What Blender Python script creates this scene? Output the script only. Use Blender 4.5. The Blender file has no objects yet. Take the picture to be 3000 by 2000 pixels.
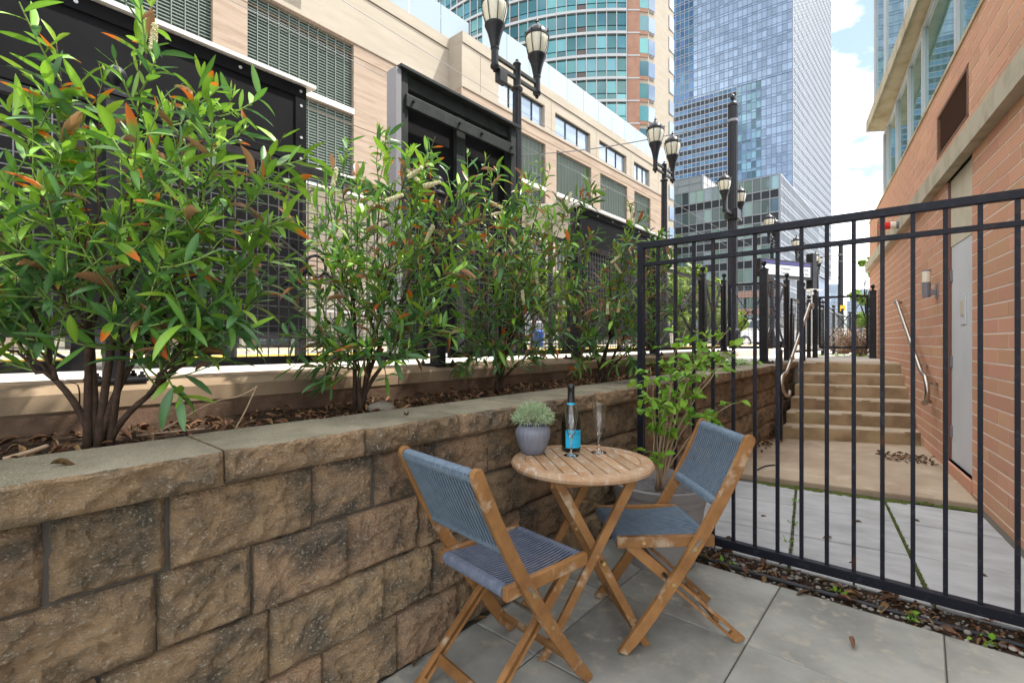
import bpy, bmesh, math, random
from mathutils import Vector, Matrix, noise
R = math.radians
sc = bpy.context.scene
COL = sc.collection
FPX = 1415.0            # focal length in photo pixels (3000 px wide)
CAMH = 1.21

# ------------------------------------------------------------------ camera, sky, sun, exposure
cd = bpy.data.cameras.new('camera')
cd.sensor_width = 36.0
cd.lens = 36.0 * FPX / 3000.0
cd.clip_start = 0.05
cd.clip_end = 3000.0
cam = bpy.data.objects.new('camera', cd)
COL.objects.link(cam)
cam.location = (0, 0, CAMH)
cam.rotation_euler = (R(90), 0, 0)
sc.camera = cam

SUN_AZ, SUN_EL = R(82), R(61)      # azimuth measured from +Y towards +X
wd = bpy.data.worlds.new('World')
sc.world = wd
wd.use_nodes = True
nt = wd.node_tree
nt.nodes.clear()
w_out = nt.nodes.new('ShaderNodeOutputWorld')
w_bg = nt.nodes.new('ShaderNodeBackground')
w_sky = nt.nodes.new('ShaderNodeTexSky')
w_sky.sky_type = 'NISHITA'
w_sky.sun_disc = False
w_sky.sun_elevation = SUN_EL
w_sky.sun_rotation = SUN_AZ
w_sky.dust_density = 0.3
w_sky.air_density = 0.75
w_sky.ozone_density = 1.3
w_tc = nt.nodes.new('ShaderNodeTexCoord')
w_map = nt.nodes.new('ShaderNodeMapping')
w_map.inputs['Scale'].default_value = (1.0, 1.0, 2.2)
w_map.inputs['Location'].default_value = (-3.27, 0.49, 2.03)
w_n = nt.nodes.new('ShaderNodeTexNoise')
w_n.inputs['Scale'].default_value = 3.4
w_n.inputs['Detail'].default_value = 9.0
w_n.inputs['Roughness'].default_value = 0.55
w_r = nt.nodes.new('ShaderNodeValToRGB')
w_r.color_ramp.elements[0].position = 0.41
w_r.color_ramp.elements[0].color = (0.06, 0.06, 0.06, 1)
w_r.color_ramp.elements[1].position = 0.60
w_r.color_ramp.elements[1].color = (0.95, 0.95, 0.95, 1)
w_mix = nt.nodes.new('ShaderNodeMix')
w_mix.data_type = 'RGBA'
w_mix.inputs['B'].default_value = (16.5, 16.3, 15.8, 1)
L = nt.links.new
L(w_tc.outputs['Generated'], w_map.inputs['Vector'])
L(w_map.outputs['Vector'], w_n.inputs['Vector'])
L(w_n.outputs['Fac'], w_r.inputs['Fac'])
L(w_r.outputs['Color'], w_mix.inputs['Factor'])
L(w_sky.outputs['Color'], w_mix.inputs['A'])
L(w_mix.outputs['Result'], w_bg.inputs['Color'])
w_bg.inputs['Strength'].default_value = 0.06
L(w_bg.outputs['Background'], w_out.inputs['Surface'])

sd = bpy.data.lights.new('sun', 'SUN')
sd.energy = 2.0
sd.angle = R(1.5)
sd.color = (1.0, 0.95, 0.87)
sun = bpy.data.objects.new('sun', sd)
COL.objects.link(sun)
sdir = Vector((math.sin(SUN_AZ) * math.cos(SUN_EL), math.cos(SUN_AZ) * math.cos(SUN_EL), math.sin(SUN_EL)))
sun.rotation_euler = sdir.to_track_quat('Z', 'Y').to_euler()
sun.location = (20, 0, 30)

sc.view_settings.view_transform = 'Standard'
sc.view_settings.look = 'None'
sc.view_settings.gamma = 1.0
sc.view_settings.use_curve_mapping = False
sc.view_settings.exposure = 2.22
sc.render.engine = 'CYCLES'

# ------------------------------------------------------------------ frames
PA, BA = R(40.5), R(31.6)          # patio / retaining wall / street frame, and brick building frame
def PF(v, u, z=0.0):
    return Vector((v * math.cos(PA) + u * math.sin(PA), -v * math.sin(PA) + u * math.cos(PA), z))
def BF(q, p, z=0.0):
    return Vector((q * math.cos(BA) + p * math.sin(BA), -q * math.sin(BA) + p * math.cos(BA), z))
def toP(x, y):
    return (x * math.cos(PA) - y * math.sin(PA), x * math.sin(PA) + y * math.cos(PA))
def toB(x, y):
    return (x * math.cos(BA) - y * math.sin(BA), x * math.sin(BA) + y * math.cos(BA))
def W(px, py, t):                  # photo pixel + depth -> world point
    return Vector(((px - 1500) / FPX * t, t, CAMH - (py - 1000) / FPX * t))

# ------------------------------------------------------------------ mesh builder
class MB:
    def __init__(s):
        s.v = []; s.f = []; s.c = []; s.fr = []
    def add(s, vs, fs):
        b = len(s.v)
        s.v += [tuple(p) for p in vs]
        s.f += [tuple(i + b for i in f) for f in fs]
        return s
    def hexa(s, p):                 # 8 points: bottom 4 ccw, top 4 ccw
        return s.add(p, [(3, 2, 1, 0), (4, 5, 6, 7), (0, 1, 5, 4), (1, 2, 6, 5), (2, 3, 7, 6), (3, 0, 4, 7)])
    def box(s, x0, x1, y0, y1, z0, z1):
        return s.hexa([(x0, y0, z0), (x1, y0, z0), (x1, y1, z0), (x0, y1, z0), (x0, y0, z1), (x1, y0, z1), (x1, y1, z1), (x0, y1, z1)])
    def bar(s, a, b, w, h, up=(0, 0, 1)):
        a = Vector(a); b = Vector(b); d = (b - a).normalized(); up = Vector(up)
        x = d.cross(up)
        if x.length < 1e-4: x = d.cross(Vector((0, 1, 0)))
        x.normalize(); y = x.cross(d).normalized()
        x *= w / 2; y *= h / 2
        return s.hexa([a - x - y, a + x - y, b + x - y, b - x - y, a - x + y, a + x + y, b + x + y, b - x + y])
    def tube(s, pts, r, n=8, cap=True):
        pts = [Vector(p) for p in pts]
        if not hasattr(r, '__len__'): r = [r] * len(pts)
        b = len(s.v); ref = None
        for i, p in enumerate(pts):
            d = (pts[min(i + 1, len(pts) - 1)] - pts[max(i - 1, 0)]).normalized()
            if ref is None:
                ref = d.orthogonal().normalized()
            x = (ref - d * ref.dot(d))
            if x.length < 1e-5: x = d.orthogonal()
            x.normalize(); ref = x; y = d.cross(x)
            for k in range(n):
                a = 2 * math.pi * k / n
                s.v.append(tuple(p + (x * math.cos(a) + y * math.sin(a)) * r[i]))
        for i in range(len(pts) - 1):
            for k in range(n):
                k2 = (k + 1) % n
                s.f.append((b + i * n + k, b + i * n + k2, b + (i + 1) * n + k2, b + (i + 1) * n + k))
        if cap:
            s.f.append(tuple(b + k for k in reversed(range(n))))
            e = b + (len(pts) - 1) * n
            s.f.append(tuple(e + k for k in range(n)))
        return s
    def lathe(s, prof, n=24, c=(0, 0, 0), mod=None, cap=True):   # prof: (r, z)
        b = len(s.v); c = Vector(c)
        for (r, z) in prof:
            for k in range(n):
                a = 2 * math.pi * k / n
                rr = r * (mod(a, z) if mod else 1.0)
                s.v.append((c.x + rr * math.cos(a), c.y + rr * math.sin(a), c.z + z))
        for i in range(len(prof) - 1):
            for k in range(n):
                k2 = (k + 1) % n
                s.f.append((b + i * n + k, b + i * n + k2, b + (i + 1) * n + k2, b + (i + 1) * n + k))
        if cap:
            s.f.append(tuple(b + k for k in reversed(range(n))))
            e = b + (len(prof) - 1) * n
            s.f.append(tuple(e + k for k in range(n)))
        return s
    def prism(s, poly, z0, z1, fn=None):      # polygon ccw in (a,b), extruded z0..z1 ; fn maps (a,b,z)->xyz
        n = len(poly); fn = fn or (lambda a, b, z: (a, b, z))
        vs = [fn(a, b, z0) for a, b in poly] + [fn(a, b, z1) for a, b in poly]
        fs = [tuple(reversed(range(n))), tuple(range(n, 2 * n))]
        fs += [(i, (i + 1) % n, n + (i + 1) % n, n + i) for i in range(n)]
        return s.add(vs, fs)
    def sphere(s, c, r, n=10, m=6, sq=1.0):
        prof = [(max(1e-4, r * math.sin(math.pi * i / m)), -r * sq * math.cos(math.pi * i / m)) for i in range(m + 1)]
        return s.lathe(prof, n, c)
    def mesh(s, name, mat, off=(0, 0, 0), smooth=None):
        me = bpy.data.meshes.new(name)
        o = Vector(off)
        vs = s.v if o.length == 0 else [(x - o.x, y - o.y, z - o.z) for x, y, z in s.v]
        me.from_pydata(vs, [], s.f)
        if s.c:
            at = me.color_attributes.new('Col', 'FLOAT_COLOR', 'POINT')
            flat = []
            for c in s.c: flat += [c[0], c[1], c[2], 1.0]
            at.data.foreach_set('color', flat)
        if s.fr:
            at = me.attributes.new('rnd', 'FLOAT', 'FACE')
            at.data.foreach_set('value', s.fr)
        me.materials.append(mat)
        if smooth is not None:
            me.polygons.foreach_set('use_smooth', [True] * len(me.polygons))
            if smooth > 0: me.set_sharp_from_angle(angle=R(smooth))
        me.update()
        return me
    def build(s, name, mat, parent=None, off=(0, 0, 0), smooth=None, bevel=None, label=None):
        o = bpy.data.objects.new(name, s.mesh(name, mat, off, smooth))
        COL.objects.link(o)
        if parent: o.parent = parent
        if bevel:
            m = o.modifiers.new('bevel', 'BEVEL'); m.width = bevel; m.segments = 2; m.limit_method = 'ANGLE'; m.angle_limit = R(40)
        if label: o['label'] = label
        return o

def tag(o, label, cat, group=None):
    o['label'] = label; o['category'] = cat
    if group: o['group'] = group
    return o
def thing(name, label, cat, loc=(0, 0, 0), rot=0.0, group=None):
    o = bpy.data.objects.new(name, None)
    o.empty_display_size = 0.1
    COL.objects.link(o)
    o.location = loc; o.rotation_euler = (0, 0, rot)
    return tag(o, label, cat, group)
def structure(o):
    o['kind'] = 'structure'; return o
def stuff(o):
    o['kind'] = 'stuff'; return o
def inst(me, name, parent, loc=(0, 0, 0), rot=(0, 0, 0), scale=(1, 1, 1), mtx=None):
    o = bpy.data.objects.new(name, me)
    COL.objects.link(o)
    if parent: o.parent = parent
    if mtx is not None: o.matrix_local = mtx
    else:
        o.location = loc; o.rotation_euler = rot; o.scale = scale
    return o
def copy_tree(o, parent=None):
    c = o.copy(); COL.objects.link(c)
    if parent: c.parent = parent
    for ch in list(o.children): copy_tree(ch, c)
    return c
def clip(poly, f):                 # keep part of polygon where f(pt) >= 0 (f linear)
    out = []
    for i in range(len(poly)):
        a = poly[i]; b = poly[(i + 1) % len(poly)]; fa = f(a); fb = f(b)
        if fa >= 0: out.append(a)
        if (fa >= 0) != (fb >= 0):
            k = fa / (fa - fb); out.append((a[0] + (b[0] - a[0]) * k, a[1] + (b[1] - a[1]) * k))
    return out
def text_mesh(body, size, mat, name, parent, mtx, align='LEFT', bold=0.0):
    cu = bpy.data.curves.new('text', 'FONT'); cu.body = body; cu.size = size; cu.align_x = align; cu.extrude = 0.001; cu.offset = bold
    t = bpy.data.objects.new('text', cu); COL.objects.link(t)
    dg = bpy.context.evaluated_depsgraph_get()
    me = bpy.data.meshes.new_from_object(t.evaluated_get(dg))
    bpy.data.objects.remove(t); bpy.data.curves.remove(cu)
    me.materials.clear(); me.materials.append(mat)
    o = inst(me, name, parent, mtx=mtx)
    return o

# ------------------------------------------------------------------ materials
MATS = {}
def mat(name, col, rough=0.6, metal=0.0, col2=None, nscale=8.0, nlo=0.35, nhi=0.65, var=0.0, bump=0.0, bscale=60.0, bdist=0.01,
        spec=0.5, stretch=(1, 1, 1), col3=None, n3scale=40.0, n3lo=0.6, n3hi=0.7, coat=0.0, detail=6.0, vor=False, rndvar=0.0, trans=0.0, ior=1.45, hue=0.0):
    m = bpy.data.materials.new(name); m.use_nodes = True
    t = m.node_tree; N = t.nodes; K = t.links.new
    b = N['Principled BSDF']
    b.inputs['Roughness'].default_value = rough
    b.inputs['Metallic'].default_value = metal
    b.inputs['Specular IOR Level'].default_value = spec
    b.inputs['Coat Weight'].default_value = coat
    b.inputs['Transmission Weight'].default_value = trans
    b.inputs['IOR'].default_value = ior
    tc = N.new('ShaderNodeTexCoord'); oi = N.new('ShaderNodeObjectInfo')
    off = N.new('ShaderNodeVectorMath'); off.operation = 'MULTIPLY_ADD'
    cmb = N.new('ShaderNodeCombineXYZ')
    for k in range(3): K(oi.outputs['Random'], cmb.inputs[k])
    off.inputs[1].default_value = (37.0, 61.0, 23.0)
    K(cmb.outputs[0], off.inputs[0]); K(tc.outputs['Object'], off.inputs[2])
    mp = N.new('ShaderNodeMapping'); mp.inputs['Scale'].default_value = stretch
    K(off.outputs[0], mp.inputs['Vector'])
    vec = mp.outputs['Vector']
    def mix(fac, a, c):
        x = N.new('ShaderNodeMix'); x.data_type = 'RGBA'
        K(fac, x.inputs['Factor'])
        if isinstance(a, tuple): x.inputs['A'].default_value = (*a, 1)
        else: K(a, x.inputs['A'])
        x.inputs['B'].default_value = (*c, 1)
        return x.outputs['Result']
    def noi(scale, lo, hi, det=detail):
        n = N.new('ShaderNodeTexNoise'); n.inputs['Scale'].default_value = scale; n.inputs['Detail'].default_value = det; n.inputs['Roughness'].default_value = 0.6
        K(vec, n.inputs['Vector'])
        r = N.new('ShaderNodeMapRange'); r.inputs['From Min'].default_value = lo; r.inputs['From Max'].default_value = hi
        K(n.outputs['Fac'], r.inputs['Value'])
        return r.outputs['Result']
    c = col
    if col2: c = mix(noi(nscale, nlo, nhi), c, col2)
    if col3: c = mix(noi(n3scale, n3lo, n3hi), c, col3)
    if var or rndvar or hue:
        h = N.new('ShaderNodeHueSaturation')
        if isinstance(c, tuple): h.inputs['Color'].default_value = (*c, 1)
        else: K(c, h.inputs['Color'])
        src = oi.outputs['Random']
        if rndvar:
            at = N.new('ShaderNodeAttribute'); at.attribute_name = 'rnd'
            ad = N.new('ShaderNodeMath'); ad.operation = 'ADD'; K(at.outputs['Fac'], ad.inputs[0]); K(src, ad.inputs[1])
            fr = N.new('ShaderNodeMath'); fr.operation = 'FRACT'; K(ad.outputs[0], fr.inputs[0]); src = fr.outputs[0]
            var = rndvar
        r = N.new('ShaderNodeMapRange'); r.inputs['To Min'].default_value = 1 - var; r.inputs['To Max'].default_value = 1 + var
        K(src, r.inputs['Value']); K(r.outputs['Result'], h.inputs['Value'])
        if hue:
            wn = N.new('ShaderNodeTexWhiteNoise'); wn.noise_dimensions = '1D'; K(src, wn.inputs['W'])
            r2 = N.new('ShaderNodeMapRange'); r2.inputs['To Min'].default_value = 0.5 - hue; r2.inputs['To Max'].default_value = 0.5 + hue
            K(wn.outputs['Value'], r2.inputs['Value']); K(r2.outputs['Result'], h.inputs['Hue'])
        c = h.outputs['Color']
    if isinstance(c, tuple): b.inputs['Base Color'].default_value = (*c, 1)
    else: K(c, b.inputs['Base Color'])
    if bump:
        if vor:
            n = N.new('ShaderNodeTexVoronoi'); n.inputs['Scale'].default_value = bscale; K(vec, n.inputs['Vector']); ho = n.outputs['Distance']
        else:
            n = N.new('ShaderNodeTexNoise'); n.inputs['Scale'].default_value = bscale; n.inputs['Detail'].default_value = 8; n.inputs['Roughness'].default_value = 0.65
            K(vec, n.inputs['Vector']); ho = n.outputs['Fac']
        bp = N.new('ShaderNodeBump'); bp.inputs['Strength'].default_value = bump; bp.inputs['Distance'].default_value = bdist
        K(ho, bp.inputs['Height']); K(bp.outputs['Normal'], b.inputs['Normal'])
    MATS[name] = m
    return m
m_stone = mat('split_stone', (0.52, 0.345, 0.20), 0.9, col2=(0.16, 0.135, 0.10), nscale=7, nlo=0.42, nhi=0.66, hue=0.006, col3=(0.60, 0.52, 0.40), n3scale=110, n3lo=0.56, n3hi=0.66, var=0.15, stretch=(1, 1, 1.5), bump=1.0, bscale=120, bdist=0.045, spec=0.2)
m_core = mat('wall_core', (0.07, 0.06, 0.05), 0.95)
m_cap = mat('cap_concrete', (0.315, 0.275, 0.20), 0.95, col2=(0.17, 0.155, 0.10), nscale=4, nlo=0.40, nhi=0.66, col3=(0.47, 0.43, 0.35), n3scale=160, n3lo=0.56, n3hi=0.70, var=0.1, bump=0.8, bscale=90, bdist=0.012, spec=0.2)
m_kerb = mat('kerb_concrete', (0.25, 0.185, 0.12), 0.9, col2=(0.16, 0.11, 0.07), nscale=3.5, nlo=0.4, nhi=0.7, bump=0.25, bscale=120, bdist=0.004, spec=0.2, var=0.05)
m_kerbtop = mat('platform_concrete', (0.62, 0.58, 0.52), 0.9, col2=(0.5, 0.46, 0.4), nscale=2.0, bump=0.15, bscale=90, bdist=0.004, spec=0.2)
m_basewall = mat('stained_brown_block', (0.15, 0.095, 0.065), 0.95, col2=(0.07, 0.045, 0.03), nscale=6, bump=0.5, bscale=50, bdist=0.01, spec=0.15)
m_soil = mat('soil', (0.075, 0.05, 0.034), 0.98, col2=(0.03, 0.02, 0.014), nscale=30, bump=1.0, bscale=60, bdist=0.02, spec=0.1)
m_tile = mat('patio_slab', (0.385, 0.385, 0.345), 0.72, col2=(0.23, 0.232, 0.205), nscale=2.6, nlo=0.36, nhi=0.66, col3=(0.47, 0.42, 0.33), n3scale=14.0, n3lo=0.55, n3hi=0.75, var=0.10, bump=0.18, bscale=70, bdist=0.004, spec=0.35)
m_paver = mat('path_slab', (0.45, 0.46, 0.46), 0.75, col2=(0.32, 0.325, 0.32), nscale=3.0, nlo=0.4, nhi=0.7, var=0.06, bump=0.22, bscale=40, bdist=0.004, stretch=(1, 2.2, 1), spec=0.3)
m_landing = mat('worn_concrete', (0.44, 0.35, 0.25), 0.85, col2=(0.33, 0.245, 0.17), nscale=2.2, nlo=0.4, nhi=0.68, col3=(0.55, 0.48, 0.36), n3scale=5, n3lo=0.55, n3hi=0.8, bump=0.2, bscale=90, bdist=0.004, spec=0.25)
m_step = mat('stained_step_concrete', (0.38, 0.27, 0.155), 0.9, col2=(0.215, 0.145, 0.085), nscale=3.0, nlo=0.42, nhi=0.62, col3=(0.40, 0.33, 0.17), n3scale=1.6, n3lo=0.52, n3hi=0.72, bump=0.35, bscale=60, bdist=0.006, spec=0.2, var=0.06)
m_tread = mat('worn_skylit_tread', (0.50, 0.42, 0.31), 0.9, col2=(0.33, 0.25, 0.16), nscale=4, nlo=0.42, nhi=0.7, bump=0.3, bscale=70, bdist=0.005, spec=0.2)  # tread wear plus the skylight on step tops, both put into the colour
m_joint = mat('joint_dirt', (0.13, 0.12, 0.10), 0.95, spec=0.1)
m_brick = mat('salmon_brick', (0.57, 0.30, 0.20), 0.85, col2=(0.55, 0.335, 0.19), nscale=1.2, nlo=0.45, nhi=0.75, var=0.09, bump=0.12, bscale=140, bdist=0.003, spec=0.2, hue=0.004)
m_mortar = mat('pale_mortar', (0.80, 0.70, 0.60), 0.95, spec=0.1)
m_band = mat('weathered_stone_band', (0.47, 0.42, 0.32), 0.85, col2=(0.30, 0.27, 0.19), nscale=3.5, nlo=0.45, nhi=0.7, bump=0.2, bscale=60, bdist=0.005, spec=0.2)
m_wire = mat('coated_wire', (0.13, 0.13, 0.14), 0.35, metal=0.5, spec=0.6)
m_black = mat('black_metal', (0.009, 0.010, 0.013), 0.42, spec=0.3, col2=(0.022, 0.020, 0.022), nscale=14, bump=0.05, bscale=150, bdist=0.002)
m_navy = mat('rust_flecked_railing', (0.011, 0.012, 0.019), 0.45, spec=0.25, col2=(0.035, 0.04, 0.055), nscale=35, nlo=0.55, nhi=0.75, col3=(0.07, 0.032, 0.018), n3scale=9, n3lo=0.62, n3hi=0.72, bump=0.15, bscale=120, bdist=0.002)
m_panel = mat('black_panel', (0.006, 0.006, 0.007), 0.6, col2=(0.009, 0.009, 0.010), nscale=5, spec=0.08)
m_dgreen = mat('dark_green_grey_steel', (0.014, 0.018, 0.018), 0.5, spec=0.25, col2=(0.028, 0.031, 0.03), nscale=9)
m_greysteel = mat('grey_steel', (0.19, 0.185, 0.20), 0.5)
m_lightmetal = mat('light_metal', (0.62, 0.60, 0.58), 0.4, metal=0.2)
m_steel = mat('brushed_stainless', (0.42, 0.38, 0.33), 0.3, metal=1.0, bump=0.05, bscale=200, bdist=0.001)
m_screw = mat('screw', (0.5, 0.5, 0.5), 0.4, metal=0.6)
m_stain = mat('facade_joint', (0.14, 0.10, 0.075), 0.9, spec=0.1)
m_wood = mat('worn_oiled_wood', (0.285, 0.14, 0.048), 0.6, col2=(0.185, 0.085, 0.028), nscale=11, nlo=0.38, nhi=0.68, col3=(0.40, 0.30, 0.20), n3scale=9, n3lo=0.56, n3hi=0.66, var=0.14, detail=10, bump=0.2, bscale=90, bdist=0.002, spec=0.35)
m_wood2 = mat('weathered_table_wood', (0.33, 0.185, 0.09), 0.65, col2=(0.40, 0.28, 0.18), nscale=7, nlo=0.40, nhi=0.66, col3=(0.48, 0.43, 0.37), n3scale=16, n3lo=0.56, n3hi=0.68, var=0.14, stretch=(3.0, 1.0, 1.0), bump=0.2, bscale=60, bdist=0.002, spec=0.3)
m_rope = mat('blue_grey_rope', (0.115, 0.155, 0.195), 0.85, col2=(0.15, 0.195, 0.24), nscale=30, bump=0.6, bscale=350, bdist=0.002, spec=0.15)
m_rope2 = mat('faded_blue_rope', (0.115, 0.135, 0.185), 0.88, col2=(0.165, 0.185, 0.235), nscale=30, bump=0.6, bscale=350, bdist=0.002, spec=0.15)
m_brass = mat('brass_bolt', (0.55, 0.42, 0.2), 0.4, metal=0.9)
m_potgrey = mat('matt_grey_ceramic', (0.19, 0.20, 0.235), 0.42, col2=(0.165, 0.175, 0.21), nscale=14, spec=0.4)
m_planter = mat('dark_plastic_planter', (0.25, 0.24, 0.235), 0.5, col2=(0.285, 0.275, 0.27), nscale=5, spec=0.35)
m_bottle = mat('dark_green_bottle_glass', (0.006, 0.009, 0.004), 0.06, spec=0.6, coat=0.4)
m_foil = mat('black_foil', (0.012, 0.012, 0.013), 0.3)
m_cyan = mat('turquoise_paper', (0.015, 0.42, 0.66), 0.6)
m_cyan2 = mat('deep_turquoise_print', (0.01, 0.31, 0.52), 0.6)
m_glass = mat('clear_glass', (1, 1, 1), 0.0, trans=1.0, ior=1.45)
m_bark = mat('brown_stem', (0.07, 0.045, 0.03), 0.85, col2=(0.035, 0.022, 0.015), nscale=30, bump=0.5, bscale=120, bdist=0.004, spec=0.2)
m_twig = mat('green_twig', (0.16, 0.24, 0.06), 0.7, spec=0.3)
m_drytwig = mat('dry_twig', (0.42, 0.30, 0.20), 0.85, spec=0.2)
m_deadleaf = mat('dead_leaf', (0.24, 0.13, 0.065), 0.8, col2=(0.10, 0.055, 0.03), nscale=9, var=0.4, rndvar=0.45, spec=0.2, hue=0.02)
m_pebble = mat('pebble', (0.26, 0.24, 0.21), 0.85, rndvar=0.4, bump=0.2, bscale=80, bdist=0.004)
m_moss = mat('moss', (0.115, 0.15, 0.03), 0.95, col2=(0.06, 0.075, 0.025), nscale=40, bump=1.0, bscale=120, bdist=0.01, spec=0.1)
m_rock = mat('rock', (0.20, 0.17, 0.13), 0.9, col2=(0.30, 0.27, 0.22), nscale=14, bump=0.5, bscale=50, bdist=0.01)
m_flower = mat('cream_blossom', (0.66, 0.62, 0.42), 0.8, col2=(0.5, 0.46, 0.24), nscale=60)
m_rubber = mat('black_hose', (0.02, 0.02, 0.022), 0.5)
m_yellow = mat('yellow_strip', (0.72, 0.47, 0.06), 0.7)
m_asph = mat('asphalt', (0.10, 0.10, 0.10), 0.9, col2=(0.07, 0.07, 0.07), nscale=20)
m_ground = mat('far_ground', (0.32, 0.31, 0.28), 0.95, col2=(0.26, 0.25, 0.23), nscale=0.2)
m_door = mat('pale_grey_door', (0.62, 0.625, 0.64), 0.5, col2=(0.55, 0.56, 0.58), nscale=2.0, spec=0.3)
m_cream = mat('cream_panel', (0.60, 0.54, 0.42), 0.7, col2=(0.5, 0.45, 0.33), nscale=3.0)
m_frame = mat('red_brown_frame', (0.20, 0.085, 0.055), 0.6)
m_vent = mat('dark_brown_louver', (0.17, 0.09, 0.06), 0.6, col2=(0.16, 0.07, 0.03), nscale=12)
m_alum = mat('aluminium', (0.55, 0.56, 0.56), 0.4, metal=0.35)
m_concr = mat('stained_slab_edge', (0.50, 0.43, 0.30), 0.9, col2=(0.33, 0.26, 0.14), nscale=2.5, nlo=0.4, nhi=0.65, bump=0.2, bscale=30, bdist=0.01, spec=0.2)
m_win = mat('teal_window_glass', (0.06, 0.20, 0.20), 0.03, metal=0.25, spec=1.0, rndvar=0.2)
m_garage = mat('pale_tan_brickwork', (0.335, 0.262, 0.20), 0.9, col2=(0.265, 0.20, 0.15), nscale=1.2, nlo=0.4, nhi=0.62, stretch=(0.5, 0.5, 6), detail=9, spec=0.15)
m_garage2 = mat('cream_masonry', (0.36, 0.315, 0.255), 0.9, col2=(0.315, 0.275, 0.22), nscale=0.8, stretch=(0.6, 0.6, 4), spec=0.15)
m_orangebrick = mat('orange_tan_brick', (0.36, 0.19, 0.115), 0.9, col2=(0.30, 0.16, 0.095), nscale=3, stretch=(1, 1, 5), spec=0.15)
m_louv = mat('grey_green_louver', (0.155, 0.19, 0.165), 0.5, spec=0.25)
m_louvback = mat('louver_backing', (0.10, 0.125, 0.11), 0.8, col2=(0.16, 0.19, 0.16), nscale=0.5)
m_white = mat('white_paint', (0.60, 0.58, 0.55), 0.6)
m_skywin = mat('pale_blue_window', (0.25, 0.31, 0.38), 0.08, metal=0.4, spec=0.8, rndvar=0.15)
m_railglass = mat('frosted_railing_glass', (0.27, 0.33, 0.36), 0.25, spec=0.5, var=0.05)
m_tealpane = mat('teal_pane', (0.07, 0.20, 0.215), 0.06, metal=0.3, spec=0.8, rndvar=0.5, hue=0.02)
m_towerband = mat('pale_spandrel', (0.40, 0.41, 0.41), 0.5)
m_acvent = mat('brown_vent_grille', (0.10, 0.08, 0.075), 0.7)
m_towerbrick = mat('far_brick', (0.36, 0.21, 0.15), 0.9, col2=(0.30, 0.17, 0.12), nscale=1.5, spec=0.15)
m_bluepane = mat('blue_curtain_glass', (0.26, 0.33, 0.415), 0.15, metal=0.4, spec=0.5, rndvar=0.22)
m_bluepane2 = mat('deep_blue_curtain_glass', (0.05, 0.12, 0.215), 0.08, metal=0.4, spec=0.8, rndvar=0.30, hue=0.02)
m_palepane = mat('pale_curtain_glass', (0.21, 0.25, 0.295), 0.2, metal=0.3, rndvar=0.2)
m_mull = mat('blue_grey_mullion', (0.12, 0.17, 0.26), 0.5)
m_mullw = mat('pale_mullion', (0.27, 0.29, 0.32), 0.5)
m_darkband = mat('dark_spandrel', (0.03, 0.038, 0.046), 0.35, spec=0.3, rndvar=0.3)
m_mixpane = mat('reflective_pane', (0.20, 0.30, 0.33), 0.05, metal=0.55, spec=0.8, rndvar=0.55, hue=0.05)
m_podium = mat('pink_brick_podium', (0.42, 0.27, 0.21), 0.9, spec=0.15)
m_greyclad = mat('pale_grey_cladding', (0.33, 0.345, 0.36), 0.6, var=0.08)
m_globe = mat('ribbed_lamp_glass', (0.62, 0.58, 0.46), 0.25, spec=0.6, col2=(0.52, 0.48, 0.37), nscale=9, stretch=(6, 6, 0.6))
m_far = mat('hazed_facade', (0.30, 0.36, 0.43), 0.8)  # blue cast of distance haze put into the facade colour
m_screen = mat('white_screen', (0.70, 0.71, 0.72), 0.5)
m_purple = mat('navy_header', (0.05, 0.04, 0.16), 0.5)
m_ink = mat('black_lettering', (0.02, 0.02, 0.02), 0.6)
m_signbrown = mat('dark_brown_sign', (0.055, 0.04, 0.028), 0.6)
m_red = mat('red_lens', (0.75, 0.03, 0.03), 0.2)
m_orange = mat('yellow_tag', (0.9, 0.5, 0.02), 0.5)
m_carpaint = mat('white_car_paint', (0.72, 0.73, 0.74), 0.25, coat=0.6)
m_carglass = mat('car_glass', (0.03, 0.04, 0.045), 0.05, spec=0.8)
m_blue = mat('blue_plastic', (0.02, 0.07, 0.28), 0.5)
m_opal = mat('opal_diffuser', (0.75, 0.70, 0.55), 0.4)

def leaf_material(name, rough=0.38, transl=0.28):
    m = bpy.data.materials.new(name); m.use_nodes = True
    t = m.node_tree; N = t.nodes; K = t.links.new
    b = N['Principled BSDF']; out = N['Material Output']
    at = N.new('ShaderNodeAttribute'); at.attribute_name = 'Col'
    oi = N.new('ShaderNodeObjectInfo')
    r = N.new('ShaderNodeMapRange'); r.inputs['To Min'].default_value = 0.78; r.inputs['To Max'].default_value = 1.22
    K(oi.outputs['Random'], r.inputs['Value'])
    h = N.new('ShaderNodeHueSaturation'); K(at.outputs['Color'], h.inputs['Color']); K(r.outputs['Result'], h.inputs['Value'])
    K(h.outputs['Color'], b.inputs['Base Color'])
    b.inputs['Roughness'].default_value = rough
    b.inputs['Specular IOR Level'].default_value = 0.5
    tr = N.new('ShaderNodeBsdfTranslucent'); K(h.outputs['Color'], tr.inputs['Color'])
    mx = N.new('ShaderNodeMixShader'); mx.inputs['Fac'].default_value = transl
    K(b.outputs[0], mx.inputs[1]); K(tr.outputs[0], mx.inputs[2]); K(mx.outputs[0], out.inputs['Surface'])
    return m
m_leaf = leaf_material('laurel_leaf')
m_leaf2 = leaf_material('thin_leaf', 0.5, 0.4)
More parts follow.
